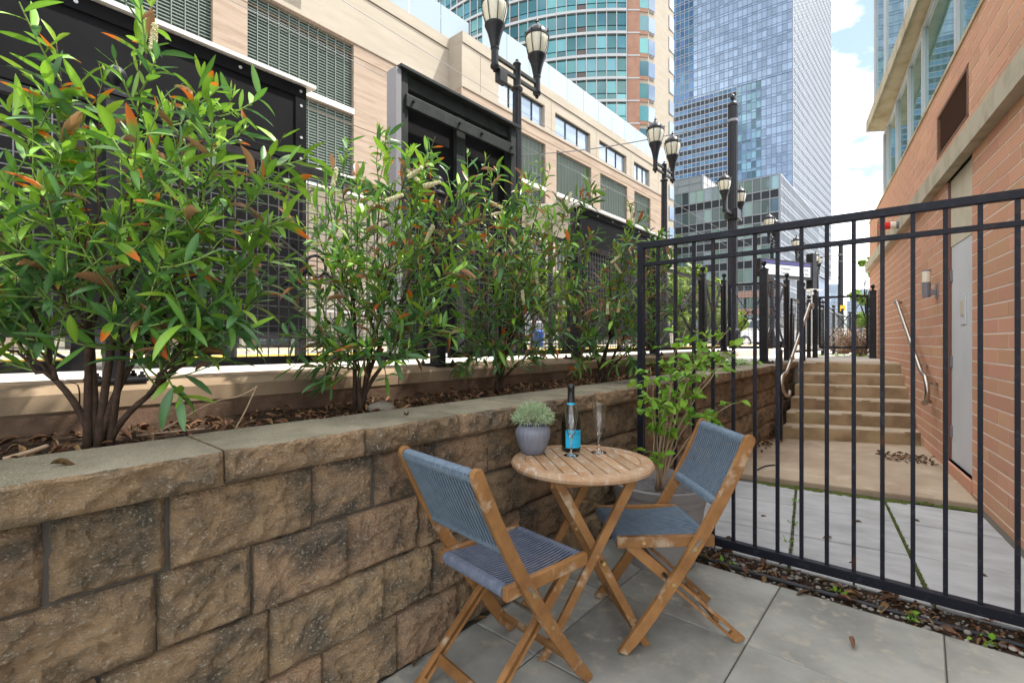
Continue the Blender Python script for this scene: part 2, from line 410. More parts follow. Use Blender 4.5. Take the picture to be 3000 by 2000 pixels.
# ================================================================== THE SETTING
rnd = random.Random(11)
WALL_V = -1.445            # front of the cap stones
BW_Q = 1.07                # face of the brick building
def flat(name, pts, z, m, parent=None):
    mb = MB(); mb.add([(p[0], p[1], z) for p in pts], [tuple(range(len(pts)))])
    return mb.build(name, m, parent)
def frame_rect(fn, a0, a1, b0, b1):
    return [fn(a0, b0), fn(a1, b0), fn(a1, b1), fn(a0, b1)]

# ground sheets
structure(flat('ground', [(-900, -900), (900, -900), (900, 900), (-900, 900)], -0.12, m_ground))
structure(flat('street', frame_rect(PF, -300, -13.0, -80, 600), 0.80, m_asph))
structure(flat('plaza', frame_rect(PF, -6.2, 120, 16, 600), 0.84, m_asph))

# platform, track bed, far platform
mb = MB()
P = frame_rect(PF, -6.2, -2.62, -20, 60)
mb.prism([(p.x, p.y) for p in P], 0.3, 1.04)
platform = structure(mb.build('station_platform', m_kerbtop))
mb = MB(); P = frame_rect(PF, -6.19, -5.80, -20, 60)
mb.prism([(p.x, p.y) for p in P], 1.036, 1.05)
o = mb.build('tactile_strip', m_yellow, platform)
structure(flat('track_bed', frame_rect(PF, -10.2, -6.1, -20, 60), 0.62, m_asph))
mb = MB(); P = frame_rect(PF, -13.2, -10.2, -20, 60)
mb.prism([(p.x, p.y) for p in P], 0.3, 1.04)
fp = structure(mb.build('far_platform', m_kerbtop))
mb = MB(); P = frame_rect(PF, -10.6, -10.21, -20, 60)
mb.prism([(p.x, p.y) for p in P], 1.036, 1.05)
mb.build('tactile_strip', m_yellow, fp)

# patio: bedding sheet + slabs
patio = structure(flat('patio', [PF(-1.7, -3), PF(4.0, -3), PF(4.0, 2.70), PF(-1.7, 2.70)], -0.009, m_joint))
S = 0.605
slab_proto = None
def chamfer_slab(poly, z0, z1, c=0.004):
    cx = sum(p[0] for p in poly) / len(poly); cy = sum(p[1] for p in poly) / len(poly)
    n = len(poly); mb = MB()
    def inset(p, k):
        d = math.hypot(p[0] - cx, p[1] - cy); f = (d - k) / d
        return (cx + (p[0] - cx) * f, cy + (p[1] - cy) * f)
    lo = [(p[0], p[1], z0) for p in poly]; mid = [(p[0], p[1], z1 - c) for p in poly]; top = [(*inset(p, c * 1.4), z1) for p in poly]
    fs = [tuple(range(2 * n, 3 * n))]
    for a in (0, n):
        fs += [(a + i, a + (i + 1) % n, a + n + (i + 1) % n, a + n + i) for i in range(n)]
    mb.add(lo + mid + top, fs)
    return mb
full = None
for iv in range(-2, 7):
    for iu in range(0, 8):
        v0 = -0.543 + S * iv; u1 = 2.68 - 0.60 * iu
        g = 0.0025
        poly = [(v0 + g, u1 - 0.60 + g), (v0 + S - g, u1 - 0.60 + g), (v0 + S - g, u1 - g), (v0 + g, u1 - g)]
        poly = clip(poly, lambda p: p[0] - (-1.47))
        if len(poly) < 3: continue
        def fq(p):
            w = PF(p[0], p[1]); return (BW_Q - 0.03) - toB(w.x, w.y)[0]
        poly2 = clip(poly, fq)
        if len(poly2) < 3: continue
        cx = sum(p[0] for p in poly2) / len(poly2); cy = sum(p[1] for p in poly2) / len(poly2)
        ctr = PF(cx, cy)
        loc = [(p[0] - cx, p[1] - cy) for p in poly2]
        if len(poly2) == 4 and poly2 == poly and abs(v0 - poly[0][0]) < 0.01:
            if full is None: full = chamfer_slab(loc, -0.03, 0.0).mesh('paving_slab', m_tile)
            me = full
        else: me = chamfer_slab(loc, -0.03, 0.0).mesh('paving_slab', m_tile)
        inst(me, 'paving_slab', patio, (ctr.x, ctr.y, 0.022 - 0.022 + rnd.uniform(-0.0012, 0.0012)), (0, 0, -PA))

# gravel bed
bed = structure(flat('planting_strip', [PF(-1.5, 2.66), PF(2.6, 2.66), PF(2.6, 3.2), PF(-1.5, 3.2)], -0.012, m_soil))

# lower path
path = structure(flat('lower_path', [PF(-1.6, 2.93), PF(2.2, 2.93), BF(BW_Q + .1, 4.9), BF(-2.6, 4.9)], -0.008, m_joint))
for iq in range(-7, 4):
    for ip in range(-3, 5):
        q0 = -0.09 + 0.578 * iq; p0 = 4.10 - 0.60 * ip
        if p0 > 4.7: continue
        g = 0.004 if ip != 0 else 0.004
        poly = [(q0 + 0.008, p0 - 0.60 + g), (q0 + 0.578 - 0.008, p0 - 0.60 + g), (q0 + 0.578 - 0.008, p0 - g), (q0 + 0.008, p0 - g)]
        def fu(p): w = BF(p[0], p[1]); return toP(w.x, w.y)[1] - 2.935
        def fv(p): w = BF(p[0], p[1]); return toP(w.x, w.y)[0] + 1.44
        for f in (fu, fv, lambda p: 1.02 - p[0], lambda p: 4.60 - p[1]):
            poly = clip(poly, f)
            if len(poly) < 3: break
        if len(poly) < 3: continue
        cx = sum(p[0] for p in poly) / len(poly); cy = sum(p[1] for p in poly) / len(poly)
        c = BF(cx, cy)
        me = chamfer_slab([(p[0] - cx, p[1] - cy) for p in poly], -0.03, 0.0, 0.005).mesh('paving_slab', m_paver)
        inst(me, 'paving_slab', path, (c.x, c.y, 0.004 + rnd.uniform(-0.002, 0.003)), (0, 0, -BA))
# extra row between 4.10 and 4.60
for iq in range(-5, 3):
    q0 = -0.09 + 0.578 * iq
    poly = [(q0 + 0.008, 4.104), (q0 + 0.570, 4.104), (q0 + 0.570, 4.58 + rnd.uniform(-.03, .02)), (q0 + 0.008, 4.58 + rnd.uniform(-.03, .02))]
    def fv(p): w = BF(p[0], p[1]); return toP(w.x, w.y)[0] + 1.44
    poly = clip(poly, fv); poly = clip(poly, lambda p: 1.02 - p[0]) if len(poly) > 2 else poly
    if len(poly) < 3: continue
    cx = sum(p[0] for p in poly) / len(poly); cy = sum(p[1] for p in poly) / len(poly); c = BF(cx, cy)
    inst(chamfer_slab([(p[0] - cx, p[1] - cy) for p in poly], -0.03, 0.0, 0.005).mesh('paving_slab', m_paver), 'paving_slab', path, (c.x, c.y, 0.003), (0, 0, -BA))

# moss in the joints
mb = MB()
def moss_strip(fn, a0, b0, a1, b1, wid, hgt, n, seed, keep=1.0):
    r = random.Random(seed)
    for i in range(n):
        if r.random() > keep: continue
        k = (i + r.random()) / n
        x = fn(a0 + (a1 - a0) * k + r.gauss(0, wid * .35), b0 + (b1 - b0) * k + r.gauss(0, wid * .35))
        s = r.uniform(.5, 1.2) * wid
        mb.sphere((x.x, x.y, 0.002), s * .6, 6, 4, min(1.0, hgt / s))
moss_strip(BF, 0.488, 2.9, 0.488, 4.55, 0.012, 0.007, 420, 1)
moss_strip(BF, -0.09, 2.9, -0.09, 4.55, 0.013, 0.008, 120, 2, .55)
moss_strip(BF, -0.35, 4.63, 0.60, 4.60, 0.055, 0.012, 320, 3)
moss_strip(BF, 0.6, 4.66, 1.0, 4.68, 0.04, 0.010, 60, 4)
o = tag(stuff(mb.build('moss', m_moss, smooth=60)), 'green moss filling the joints of the lower paving slabs', 'moss')

# landing slab in front of the steps
Lf = Vector((3.27, 5.85)); L6 = Vector((4.24, 7.07)); Rf = Vector((4.60, 5.44)); R6 = Vector((5.335, 6.60))
def nos(k):                      # nosing k = 1..6 (left, right)
    f = (k - 1) / 5.0
    return Lf.lerp(L6, f), Rf.lerp(R6, f)
a = BF(-1.62, 4.73); b = BF(1.05, 4.73)
mb = MB(); pl = [(a.x, a.y), (b.x, b.y), (Rf.x + .35, Rf.y + .38), (Lf.x + .1, Lf.y + .15), (Lf.x - .18, Lf.y - .06)]
mb.prism(pl, -0.10, 0.04)
structure(mb.build('concrete_landing', m_landing, bevel=0.012))

# steps
RISE = 0.145
steps = thing('concrete_steps', 'flight of six stained brown concrete steps beside the brick wall', 'steps', (Lf.x, Lf.y, 0.04))
for k in range(1, 7):
    l, r = nos(k); l2, r2 = nos(k + 1 if k < 6 else 7)
    dirv = (r - l).normalized()
    l = l - dirv * 0.0; ext = 0.06
    z1 = 0.04 + RISE * k
    mb = MB()
    # subdivided, slightly worn step block
    n = 14
    bl = l + (l2 - l) * 1.35; br = r + (r2 - r) * 1.35
    if k == 6: bl = l + (l2 - l) * 2.2; br = r + (r2 - r) * 2.2
    vs = []; fs = []
    rr = random.Random(k)
    for i in range(n + 1):
        f = i / n
        p = l.lerp(r + dirv * ext, f); q = bl.lerp(br + dirv * ext, f)
        w = rr.uniform(-.004, .004)
        fd = Vector((p.x - q.x, p.y - q.y)).normalized()
        ps = [(p.x, p.y, z1 - RISE - .02), (p.x + fd.x * w, p.y + fd.y * w, z1 - .02), (p.x - fd.x * .012, p.y - fd.y * .012, z1 + w * .6), (q.x, q.y, z1 + .001 * k)]
        vs += ps
    for i in range(n):
        for j in range(3):
            fs.append((i * 4 + j, (i + 1) * 4 + j, (i + 1) * 4 + j + 1, i * 4 + j + 1))
    fs.append((0, 1, 2, 3)); e = n * 4; fs.append((e + 3, e + 2, e + 1, e))
    mb.add(vs, fs)
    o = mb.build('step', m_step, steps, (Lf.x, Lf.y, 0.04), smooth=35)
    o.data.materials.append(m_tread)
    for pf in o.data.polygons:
        if pf.normal.z > .5: pf.material_index = 1  # tops paler than risers: wear, and skylight painted in by facing
TOPZ = 0.04 + RISE * 6
# upper walkway
pl = [nos(6)[0] + Vector((-.05, .25)), nos(6)[1] + Vector((.10, .25))]
mb = MB()
e1 = BF(1.05, 34); e2 = BF(-3.2, 34); e3 = PF(-2.62, 7.45)
mb.prism([(pl[0].x, pl[0].y), (pl[1].x, pl[1].y), (BF(1.05, 9).x, BF(1.05, 9).y), (e1.x, e1.y), (e2.x, e2.y), (e3.x, e3.y), (PF(-1.785, 7.45).x, PF(-1.785, 7.45).y), (PF(-1.785, 8.30).x, PF(-1.785, 8.30).y)], 0.3, TOPZ - 0.006)
structure(mb.build('upper_walkway', m_kerbtop))

# ------------------------------------------------------------------ retaining wall
wall = thing('retaining_wall', 'split faced brown stone block retaining wall with concrete caps', 'wall', PF(WALL_V, 0, 0), -PA)
CH = 0.2035
def stone(wd, h, d, seed, depth=0.022, cap=False):
    # local: x = outward(+v), y = along (u), z up ; front at x=0
    ny = max(6, int(wd / 0.0085)); nz = max(5, int(h / 0.0085))
    mb = MB(); vs = []
    so = Vector((seed * 3.7, seed * 1.3, seed * 7.1))
    nz_ = noise.noise
    for j in range(nz + 1):
        for i in range(ny + 1):
            y = wd * i / ny; z = h * j / nz
            ed = min(y, wd - y) / 0.022; ez = min(z, h - z) / 0.022
            e = max(0.0, min(1.0, min(ed, ez)))
            if cap: e = max(0.0, min(1.0, min(ed, 1.0 if z > h * .5 else ez)))
            q = Vector((y, z * 1.15, 0))
            big = nz_(q * 6 + so); midn = abs(nz_(q * 17 + so)); mid2 = abs(nz_(q * 31 + so * 1.7)); sm = nz_(q * 62 + so); ti = nz_(q * 115 + so)
            x = -depth * (1 - e) ** 1.5 + (0.35 + 0.65 * e) * (big * .016 - midn * .027 - mid2 * .016 + sm * .0075 + ti * .0048 + .014)
            if cap and j == nz: x -= 0.008 + .014 * abs(nz_(Vector((y * 45, 2, 0)) + so)); z -= .005 * abs(nz_(Vector((y * 38, 7, 0)) + so))
            jy = nz_(Vector((z * 9, 0, 3)) + so) * 0.003 if i in (0, ny) else 0
            vs.append((x, y + jy, z))
    fs = []
    for j in range(nz):
        for i in range(ny):
            a = j * (ny + 1) + i
            fs.append((a, a + 1, a + ny + 2, a + ny + 1))
    nb = len(vs)
    back = [(-d, 0, 0), (-d, wd, 0), (-d, wd, h), (-d, 0, h)]
    vs += back
    bot = list(range(0, ny + 1)); top = [nz * (ny + 1) + i for i in range(ny + 1)]
    lef = [j * (ny + 1) for j in range(nz + 1)]; rig = [j * (ny + 1) + ny for j in range(nz + 1)]
    fs.append(tuple(reversed(bot)) + (nb, nb + 1)); fs.append(tuple(top) + (nb + 2, nb + 3))
    fs.append(tuple(lef) + (nb + 3, nb)); fs.append(tuple(reversed(rig)) + (nb + 1, nb + 2))
    mb.add(vs, fs)
    return mb
WIDS = [0.40, 0.225, 0.30, 0.30, 0.225, 0.40]
WEND = 8.28
rnd = random.Random(5)
for c in range(4):
    u = -0.75 + [0.0, 0.17, 0.06, 0.21][c]
    k = c * 2
    while u < WEND:
        wd = WIDS[k % 6] * rnd.uniform(.96, 1.04); k += rnd.choice((1, 1, 2))
        wd = min(wd, WEND - u)
        if wd < .06: break
        mb = stone(wd - rnd.choice((.004, .006, .009)), CH - .004, .16, rnd.random() * 50)
        setb = -.014 - .010 * c + rnd.uniform(-.016, .006)
        mb.build('stone_block', m_stone, wall, (-setb, -u, -(c * CH + .001)), smooth=32)
        u += wd
u = 0.498 - 0.44 * 3
while u < WEND - .1:
    wd = min(0.44, WEND + .04 - u)
    mb = stone(wd - .005, 0.094, .335, rnd.random() * 50, .02, cap=True)
    o = mb.build('cap_stone', m_stone, wall, (0, -u, -0.816 - rnd.uniform(0, .003)), smooth=32)
    o.data.materials.append(m_cap)
    for pf in o.data.polygons:
        if pf.normal.z > .6 and len(pf.vertices) > 6: pf.material_index = 1
    u += 0.44
mb = MB(); mb.box(-.30, -.075, -.8, WEND, 0, .812); mb.build('core', m_core, wall)

# end return of the retaining wall beside the steps (towards the kerb)
# planter soil
mb = MB(); nx, ny = 8, 120
vs = []; fs = []
for j in range(ny + 1):
    for i in range(nx + 1):
        v = -2.32 + (0.56) * i / nx; u = -1.0 + 8.5 * j / ny
        z = 0.872 + 0.02 * noise.noise(Vector((v * 9, u * 9, 1))) + (0.02 if i == 0 else 0)
        p = PF(v, u, z); vs.append(tuple(p))
for j in range(ny):
    for i in range(nx):
        a = j * (nx + 1) + i; fs.append((a, a + 1, a + nx + 2, a + nx + 1))
mb.add(vs, fs); structure(mb.build('planter_soil', m_soil, smooth=0))

# kerb behind the planter
kerb = thing('concrete_kerb', 'low tan concrete kerb on a dark stained base behind the shrubs', 'kerb', PF(-2.30, 0, 0.85), -PA)
u = -1.07
while u < 7.4:
    wd = 1.38
    mb = MB()
    prof = [(0.0, 0.115), (0.0, 0.175), (-0.012, 0.190), (-0.04, 0.203), (-0.34, 0.206), (-0.34, 0.0), (-0.012, 0.0), (-0.012, 0.105)]
    mb.prism([(-a, b) for a, b in prof][::-1], u + .002, min(u + wd - .003, 7.42), lambda a, b, z: (-a, z, b))
    mb.build('kerb_stone', m_kerb, kerb, smooth=30)
    u += wd
mb = MB(); mb.box(-.30, -.005, -1.2, 7.42, -.35, .108); mb.build('base_wall', m_basewall, kerb)
# ================================================================== FRONT RAILING
FU = 2.85
railing = thing('metal_railing', 'rust flecked black metal railing with plain vertical bars across the patio', 'railing', PF(-1.36, FU, 0), -PA)
# local: x = v + 1.36, y = 0
RL = 3.3
mb = MB(); mb.box(-.019, .019, -.019, .019, -.02, 1.83); mb.build('end_post', m_navy, railing, bevel=.002)
mb = MB(); mb.box(.019, RL - .019, -.019, .019, 1.792, 1.83); mb.build('top_rail', m_navy, railing, bevel=.003)
mb = MB(); mb.box(.019, RL - .019, -.013, .013, 1.680, 1.704); mb.build('upper_rail', m_navy, railing, bevel=.002)
mb = MB(); mb.box(.019, RL - .019, -.02, .02, 0.052, 0.100); mb.build('bottom_rail', m_navy, railing, bevel=.003)
mb = MB(); mb.box(-.0085, .0085, -.0085, .0085, 0.0985, 1.7935)
barm = mb.mesh('bar', m_navy)
x = 0.110
while x < RL - .05:
    inst(barm, 'bar', railing, (x, 0, 0)); x += 0.110
mb = MB(); mb.box(RL - .019, RL + .019, -.0195, .0195, -.02, 1.83); mb.build('end_post', m_navy, railing, bevel=.002)

# ================================================================== WIRE MESH FENCE ON THE KERB
KZ = 1.056
def ball_post(name, label, loc, rot, h, w=0.075, plate=True, group=None, ball=True):
    t = thing(name, label, 'post', loc, rot, group)
    mb = MB(); mb.box(-w / 2, w / 2, -w / 2, w / 2, 0.0, h); mb.build('shaft', m_black, t, bevel=.004)
    if ball:
        mb = MB(); mb.box(-w / 2 - .008, w / 2 + .008, -w / 2 - .008, w / 2 + .008, h, h + .012)
        mb.hexa([(-w / 2, -w / 2, h + .012), (w / 2, -w / 2, h + .012), (w / 2, w / 2, h + .012), (-w / 2, w / 2, h + .012),
                 (-.015, -.015, h + .035), (.015, -.015, h + .035), (.015, .015, h + .035), (-.015, .015, h + .035)])
        mb.build('cap', m_black, t)
        mb = MB(); mb.lathe([(.012, 0), (.018, .008), (.011, .018), (.02, .028), (.033, .045), (.036, .062), (.030, .080), (.016, .092), (.003, .096)], 14, (0, 0, h + .033))
        mb.build('finial', m_black, t, smooth=50)
    if plate:
        mb = MB(); mb.box(-w * 1.15, w * 1.15, -w * 1.15, w * 1.15, -.001, .014)
        pl = mb.build('base_plate', m_black, t, bevel=.003)
        for sx in (-1, 1):
            for sy in (-1, 1):
                mb = MB(); mb.lathe([(.013, 0), (.013, .012), (.007, .013), (.007, .024)], 6, (sx * w * .9, sy * w * .9, .014)); mb.build('bolt', m_black, pl)
    return t
def mesh_panel(name, label, loc, rot, wd, z0, z1, along='y', group=None, brace=True, pitch=0.05, cat='fence', xring=True, parent=None):
    # local: along y (or x), thickness across
    if parent:
        t = bpy.data.objects.new(name, None); COL.objects.link(t); t.parent = parent; t.location = loc
    else: t = thing(name, label, cat, loc, rot, group)
    def pt(a, b, z): return (b, a, z) if along == 'y' else (a, b, z)
    def bx(mb, a0, a1, b0, b1, za, zb):
        p = pt(a0, b0, za); q = pt(a1, b1, zb)
        mb.box(min(p[0], q[0]), max(p[0], q[0]), min(p[1], q[1]), max(p[1], q[1]), za, zb)
    f = .038
    mb = MB(); bx(mb, 0, f, -.016, .016, z0, z1); mb.build('stile', m_black, t)
    mb = MB(); bx(mb, wd - f, wd, -.016, .016, z0, z1); mb.build('stile', m_black, t)
    mb = MB(); bx(mb, f, wd - f, -.016, .016, z0, z0 + f); mb.build('bottom_rail', m_black, t)
    mb = MB(); bx(mb, f, wd - f, -.016, .016, z1 - f, z1); mb.build('top_rail', m_black, t)
    r = .0030
    mb = MB()
    n = int((wd - 2 * f) / pitch)
    for i in range(1, n + 1):
        a = f + (wd - 2 * f) * i / (n + 1)
        mb.tube([pt(a, .002, z0 + f - .004), pt(a, .002, z1 - f + .004)], r, 4, False)
    n = int((z1 - z0 - 2 * f) / pitch)
    for i in range(1, n + 1):
        z = z0 + f + (z1 - z0 - 2 * f) * i / (n + 1)
        mb.tube([pt(f - .004, -.002, z), pt(wd - f + .004, -.002, z)], r, 4, False)
    stuff(mb.build('wire_mesh', m_wire, t))
    if brace:
        cx, cz = wd / 2, (z0 + z1) / 2
        for (a, z) in ((f, z0 + f), (f, z1 - f), (wd - f, z0 + f), (wd - f, z1 - f)):
            dd = Vector((cx - a, cz - z)); dd = dd * ((dd.length - (.06 if xring else 0)) / dd.length)
            mb = MB(); mb.bar(pt(a, -.012, z), pt(a + dd.x, -.012, z + dd.y), .012, .028, pt(0, 1, 0)); mb.build('brace', m_black, t)
        if xring:
            pts = [pt(cx + .055 * math.cos(k * math.pi / 10), -.012, cz + .055 * math.sin(k * math.pi / 10)) for k in range(21)]
            mb = MB(); mb.tube(pts, .008, 6, False); mb.build('ring', m_black, t, smooth=0)
    return t
posts = [2.07 + 1.64 * k for k in range(-2, 4)]
NM = ['out past the large laurel', 'behind the large laurel', 'with bolted base plate between the first two laurels', 'behind the small end laurel', 'behind the railing end post', 'past the end of the shrub row']
for k, u in enumerate(posts):
    ball_post('fence_post', 'black square fence post with ball finial ' + NM[k], PF(-2.40, u, KZ - .001), -PA, 1.10, group='posts of the wire mesh fence')
PN = ['behind the left edge of the large laurel', 'behind the large laurel', 'behind the second and third laurels', 'behind the fourth laurel', 'behind the potted sapling']
for k in range(5):
    mesh_panel('mesh_fence_panel', 'black wire mesh fence panel with crossed braces ' + PN[k], PF(-2.40, posts[k] + .095, KZ), -PA, 1.64 - .19, .045, 1.045, 'y', 'wire mesh panels on the kerb')
# half bay after the last post, then the return across the planter end
ball_post('fence_post', 'black fence post with ball finial at the corner of the mesh fence', PF(-2.40, 7.95, KZ - .001), -PA, 1.10, group='posts of the wire mesh fence')
mesh_panel('mesh_fence_panel', 'narrow black wire mesh panel ending the shrub row', PF(-2.40, 7.08, KZ), -PA, .78, .045, 1.045, 'y', 'wire mesh panels on the kerb')
mesh_panel('mesh_gate', 'black wire mesh gate with ringed cross brace at the planter end', PF(-2.33, 7.95, KZ), -PA, .62, .045, 1.045, 'x', None, True, .05, 'gate')
cap_post = ball_post('fence_post', 'thick black ball topped post bolted on the end cap stone', PF(-1.68, 7.30, .912), -PA, 1.28, .095, True, 'posts of the wire mesh fence')
mesh_panel('mesh_fence_panel', 'black wire mesh panel running up beside the steps', PF(-1.68, 7.40, .91), -PA, 1.25, .20, 1.20, 'y', 'wire mesh panels beside the steps', True)
ball_post('fence_post', 'black ball topped post at the far end of the panel beside the steps', PF(-1.68, 8.75, .905), -PA, 1.27, .075, False, 'posts of the wire mesh fence')
def ground_post(px, py, z, top, label, w=.075):
    t = FPX * (CAMH - z) / (py - 1000.0)
    p = W(px, py, t); h = CAMH + (1000 - top) / FPX * t - z
    return ball_post('stair_post', label, (p.x, p.y, z - .02), -R(36), h + .02 - .1, w, False, 'posts beside the steps')
ground_post(2284, 1290, .04, 1005, 'short black ball topped newel post standing at the foot of the steps', .06)
ground_post(2320, 1150, .33, 905, 'black ball topped post carrying the left handrail halfway up the steps', .075)
ground_post(2352, 1057, TOPZ, 832, 'black ball topped post at the head of the left handrail', .07)
ground_post(2388, 1046.5, TOPZ, 851, 'slim black ball topped post left of the walkway gate', .085)
gp = ground_post(2557, 1048.5, TOPZ, 838, 'stout black ball topped post against the brick wall corner', .105)
# gate between those two
pl = W(2398, 1046.3, FPX * (CAMH - TOPZ) / 46.3); pr = W(2545, 1048.3, FPX * (CAMH - TOPZ) / 48.3)
dv = Vector((pr.x - pl.x, pr.y - pl.y)); ang = math.atan2(dv.y, dv.x)
mesh_panel('mesh_gate', 'open work black wire mesh gate with crossed braces on the walkway', (pl.x, pl.y, TOPZ), ang, dv.length, .17, 1.15, 'x', None, True, .075, 'gate', False)
# receding fence beyond, along the walkway
wf = thing('walkway_fence', 'dark mesh fence with ball topped posts receding along the upper walkway', 'fence', PF(-1.66, 9.0, .9), -PA)
for i in range(9):
    mesh_panel('panel', '', (0, 1.64 * i, 0), 0, 1.5, .12, 1.02, 'y', None, False, .07, parent=wf)
    if i:
        mb = MB(); mb.box(-.03, .03, 1.64 * i - .10, 1.64 * i - .04, 0, 1.10)
        mb.sphere((0, 1.64 * i - .07, 1.15), .04, 10, 6); mb.build('post', m_black, wf)
# ================================================================== HANDRAILS
def smooth_path(pts, n=6):
    pts = [Vector(p) for p in pts]; out = []
    for i in range(len(pts) - 1):
        p0 = pts[max(i - 1, 0)]; p1 = pts[i]; p2 = pts[i + 1]; p3 = pts[min(i + 2, len(pts) - 1)]
        for k in range(n):
            t = k / n
            out.append(.5 * ((2 * p1) + (p2 - p0) * t + (2 * p0 - 5 * p1 + 4 * p2 - p3) * t * t + (3 * p1 - p0 - 3 * p2 + p3) * t ** 3))
    out.append(pts[-1]); return out
qr = BW_Q - .09
A0 = BF(qr, 8.22, 1.74); A1 = BF(qr, 8.05, 1.74); B1 = BF(qr, 6.42, .90)
path = [BF(BW_Q - .01, 8.30, 1.735), BF(qr + .02, 8.28, 1.738), A0, BF(qr, 8.08, 1.738), BF(qr, 7.98, 1.70)]
path += [BF(qr, 7.98 + (6.46 - 7.98) * k / 4, 1.70 + (.92 - 1.70) * k / 4) for k in range(1, 5)]
path += [BF(qr, 6.34, .885), BF(qr, 6.22, .86), BF(qr, 6.14, .79), BF(qr, 6.12, .70), BF(qr, 6.18, .62), BF(qr, 6.28, .59), BF(qr + .02, 6.38, .60), BF(BW_Q - .02, 6.42, .60)]
hr = thing('wall_handrail', 'stainless tube handrail with hooked end fixed to the brick wall', 'handrail', BF(BW_Q, 6.4, .6), 0)
off = BF(BW_Q, 6.4, .6)
mb = MB(); mb.tube(smooth_path(path, 5), .021, 12); mb.build('tube', m_steel, hr, off, smooth=40)
for (p, z) in ((7.5, 1.455), (6.7, 1.045)):
    mb = MB(); mb.tube([BF(qr, p, z - .015), BF(qr, p, z - .07), BF(BW_Q - .03, p, z - .085), BF(BW_Q - .012, p, z - .085)], .007, 8)
    mb.lathe([(.03, 0), (.03, .008)], 14, BF(BW_Q - .02, p, z - .09)); mb.build('bracket', m_steel, hr, off, smooth=40)
mb = MB(); mb.tube([BF(BW_Q - .012, 6.20, .80), BF(qr, 6.17, .80)], .012, 8); mb.lathe([(.035, -.006), (.035, .006)], 14, BF(BW_Q - .03, 6.20, .80)); mb.build('bracket', m_steel, hr, off, smooth=40)

lt = W(2372, 893, 7.0); lb = W(2308, 1080, 5.78)
path = [W(2380, 903, 7.25), W(2380, 892, 7.15), W(2374, 890, 7.02)] + [lt.lerp(lb, k / 5) for k in range(6)]
path += [W(2303, 1091, 5.70), W(2296, 1096, 5.60), W(2291, 1107, 5.55), W(2290, 1127, 5.53), W(2294, 1146, 5.55), W(2302, 1157, 5.62), W(2311, 1158, 5.7), W(2313, 1146, 5.8)]
hl = thing('stair_handrail', 'stainless tube handrail with hooked end on the posts left of the steps', 'handrail', lb, 0)
mb = MB(); mb.tube(smooth_path(path, 5), .021, 12); mb.build('tube', m_steel, hl, lb, smooth=40)
for (px, py, t, px2, t2) in ((2368, 915, 6.9, 2358, 7.05), (2318, 1050, 5.9, 2320, 6.2)):
    mb = MB(); mb.tube([W(px, py - 5, t), W(px, py + 14, t), W(px2, py + 16, t2)], .008, 8); mb.build('bracket', m_steel, hl, lb, smooth=40)

# ================================================================== CHAIRS
def path_prism(pts, wd, x0, x1, rtop=True):
    # centreline in (y,z), constant width, extruded along x
    P = [Vector(p) for p in pts]; Lq = []; Rq = []
    for i, p in enumerate(P):
        d = (P[min(i + 1, len(P) - 1)] - P[max(i - 1, 0)]).normalized(); n = Vector((-d.y, d.x)) * wd / 2
        Lq.append(p + n); Rq.append(p - n)
    poly = list(Lq)
    d = (P[-1] - P[-2]).normalized()
    if rtop:
        n = Vector((-d.y, d.x))
        for k in range(1, 8):
            a = math.pi * k / 8; poly.append(P[-1] + n * (wd / 2 * math.cos(a)) + d * (wd / 2 * math.sin(a)))
    poly += Rq[::-1]
    mb = MB(); mb.prism([(p.x, p.y) for p in poly], x0, x1, lambda a, b, z: (z, a, b))
    return mb
def bez(p0, p1, p2, n):
    return [((1 - k / n) ** 2 * p0[0] + 2 * (1 - k / n) * k / n * p1[0] + (k / n) ** 2 * p2[0], (1 - k / n) ** 2 * p0[1] + 2 * (1 - k / n) * k / n * p1[1] + (k / n) ** 2 * p2[1]) for k in range(n + 1)]
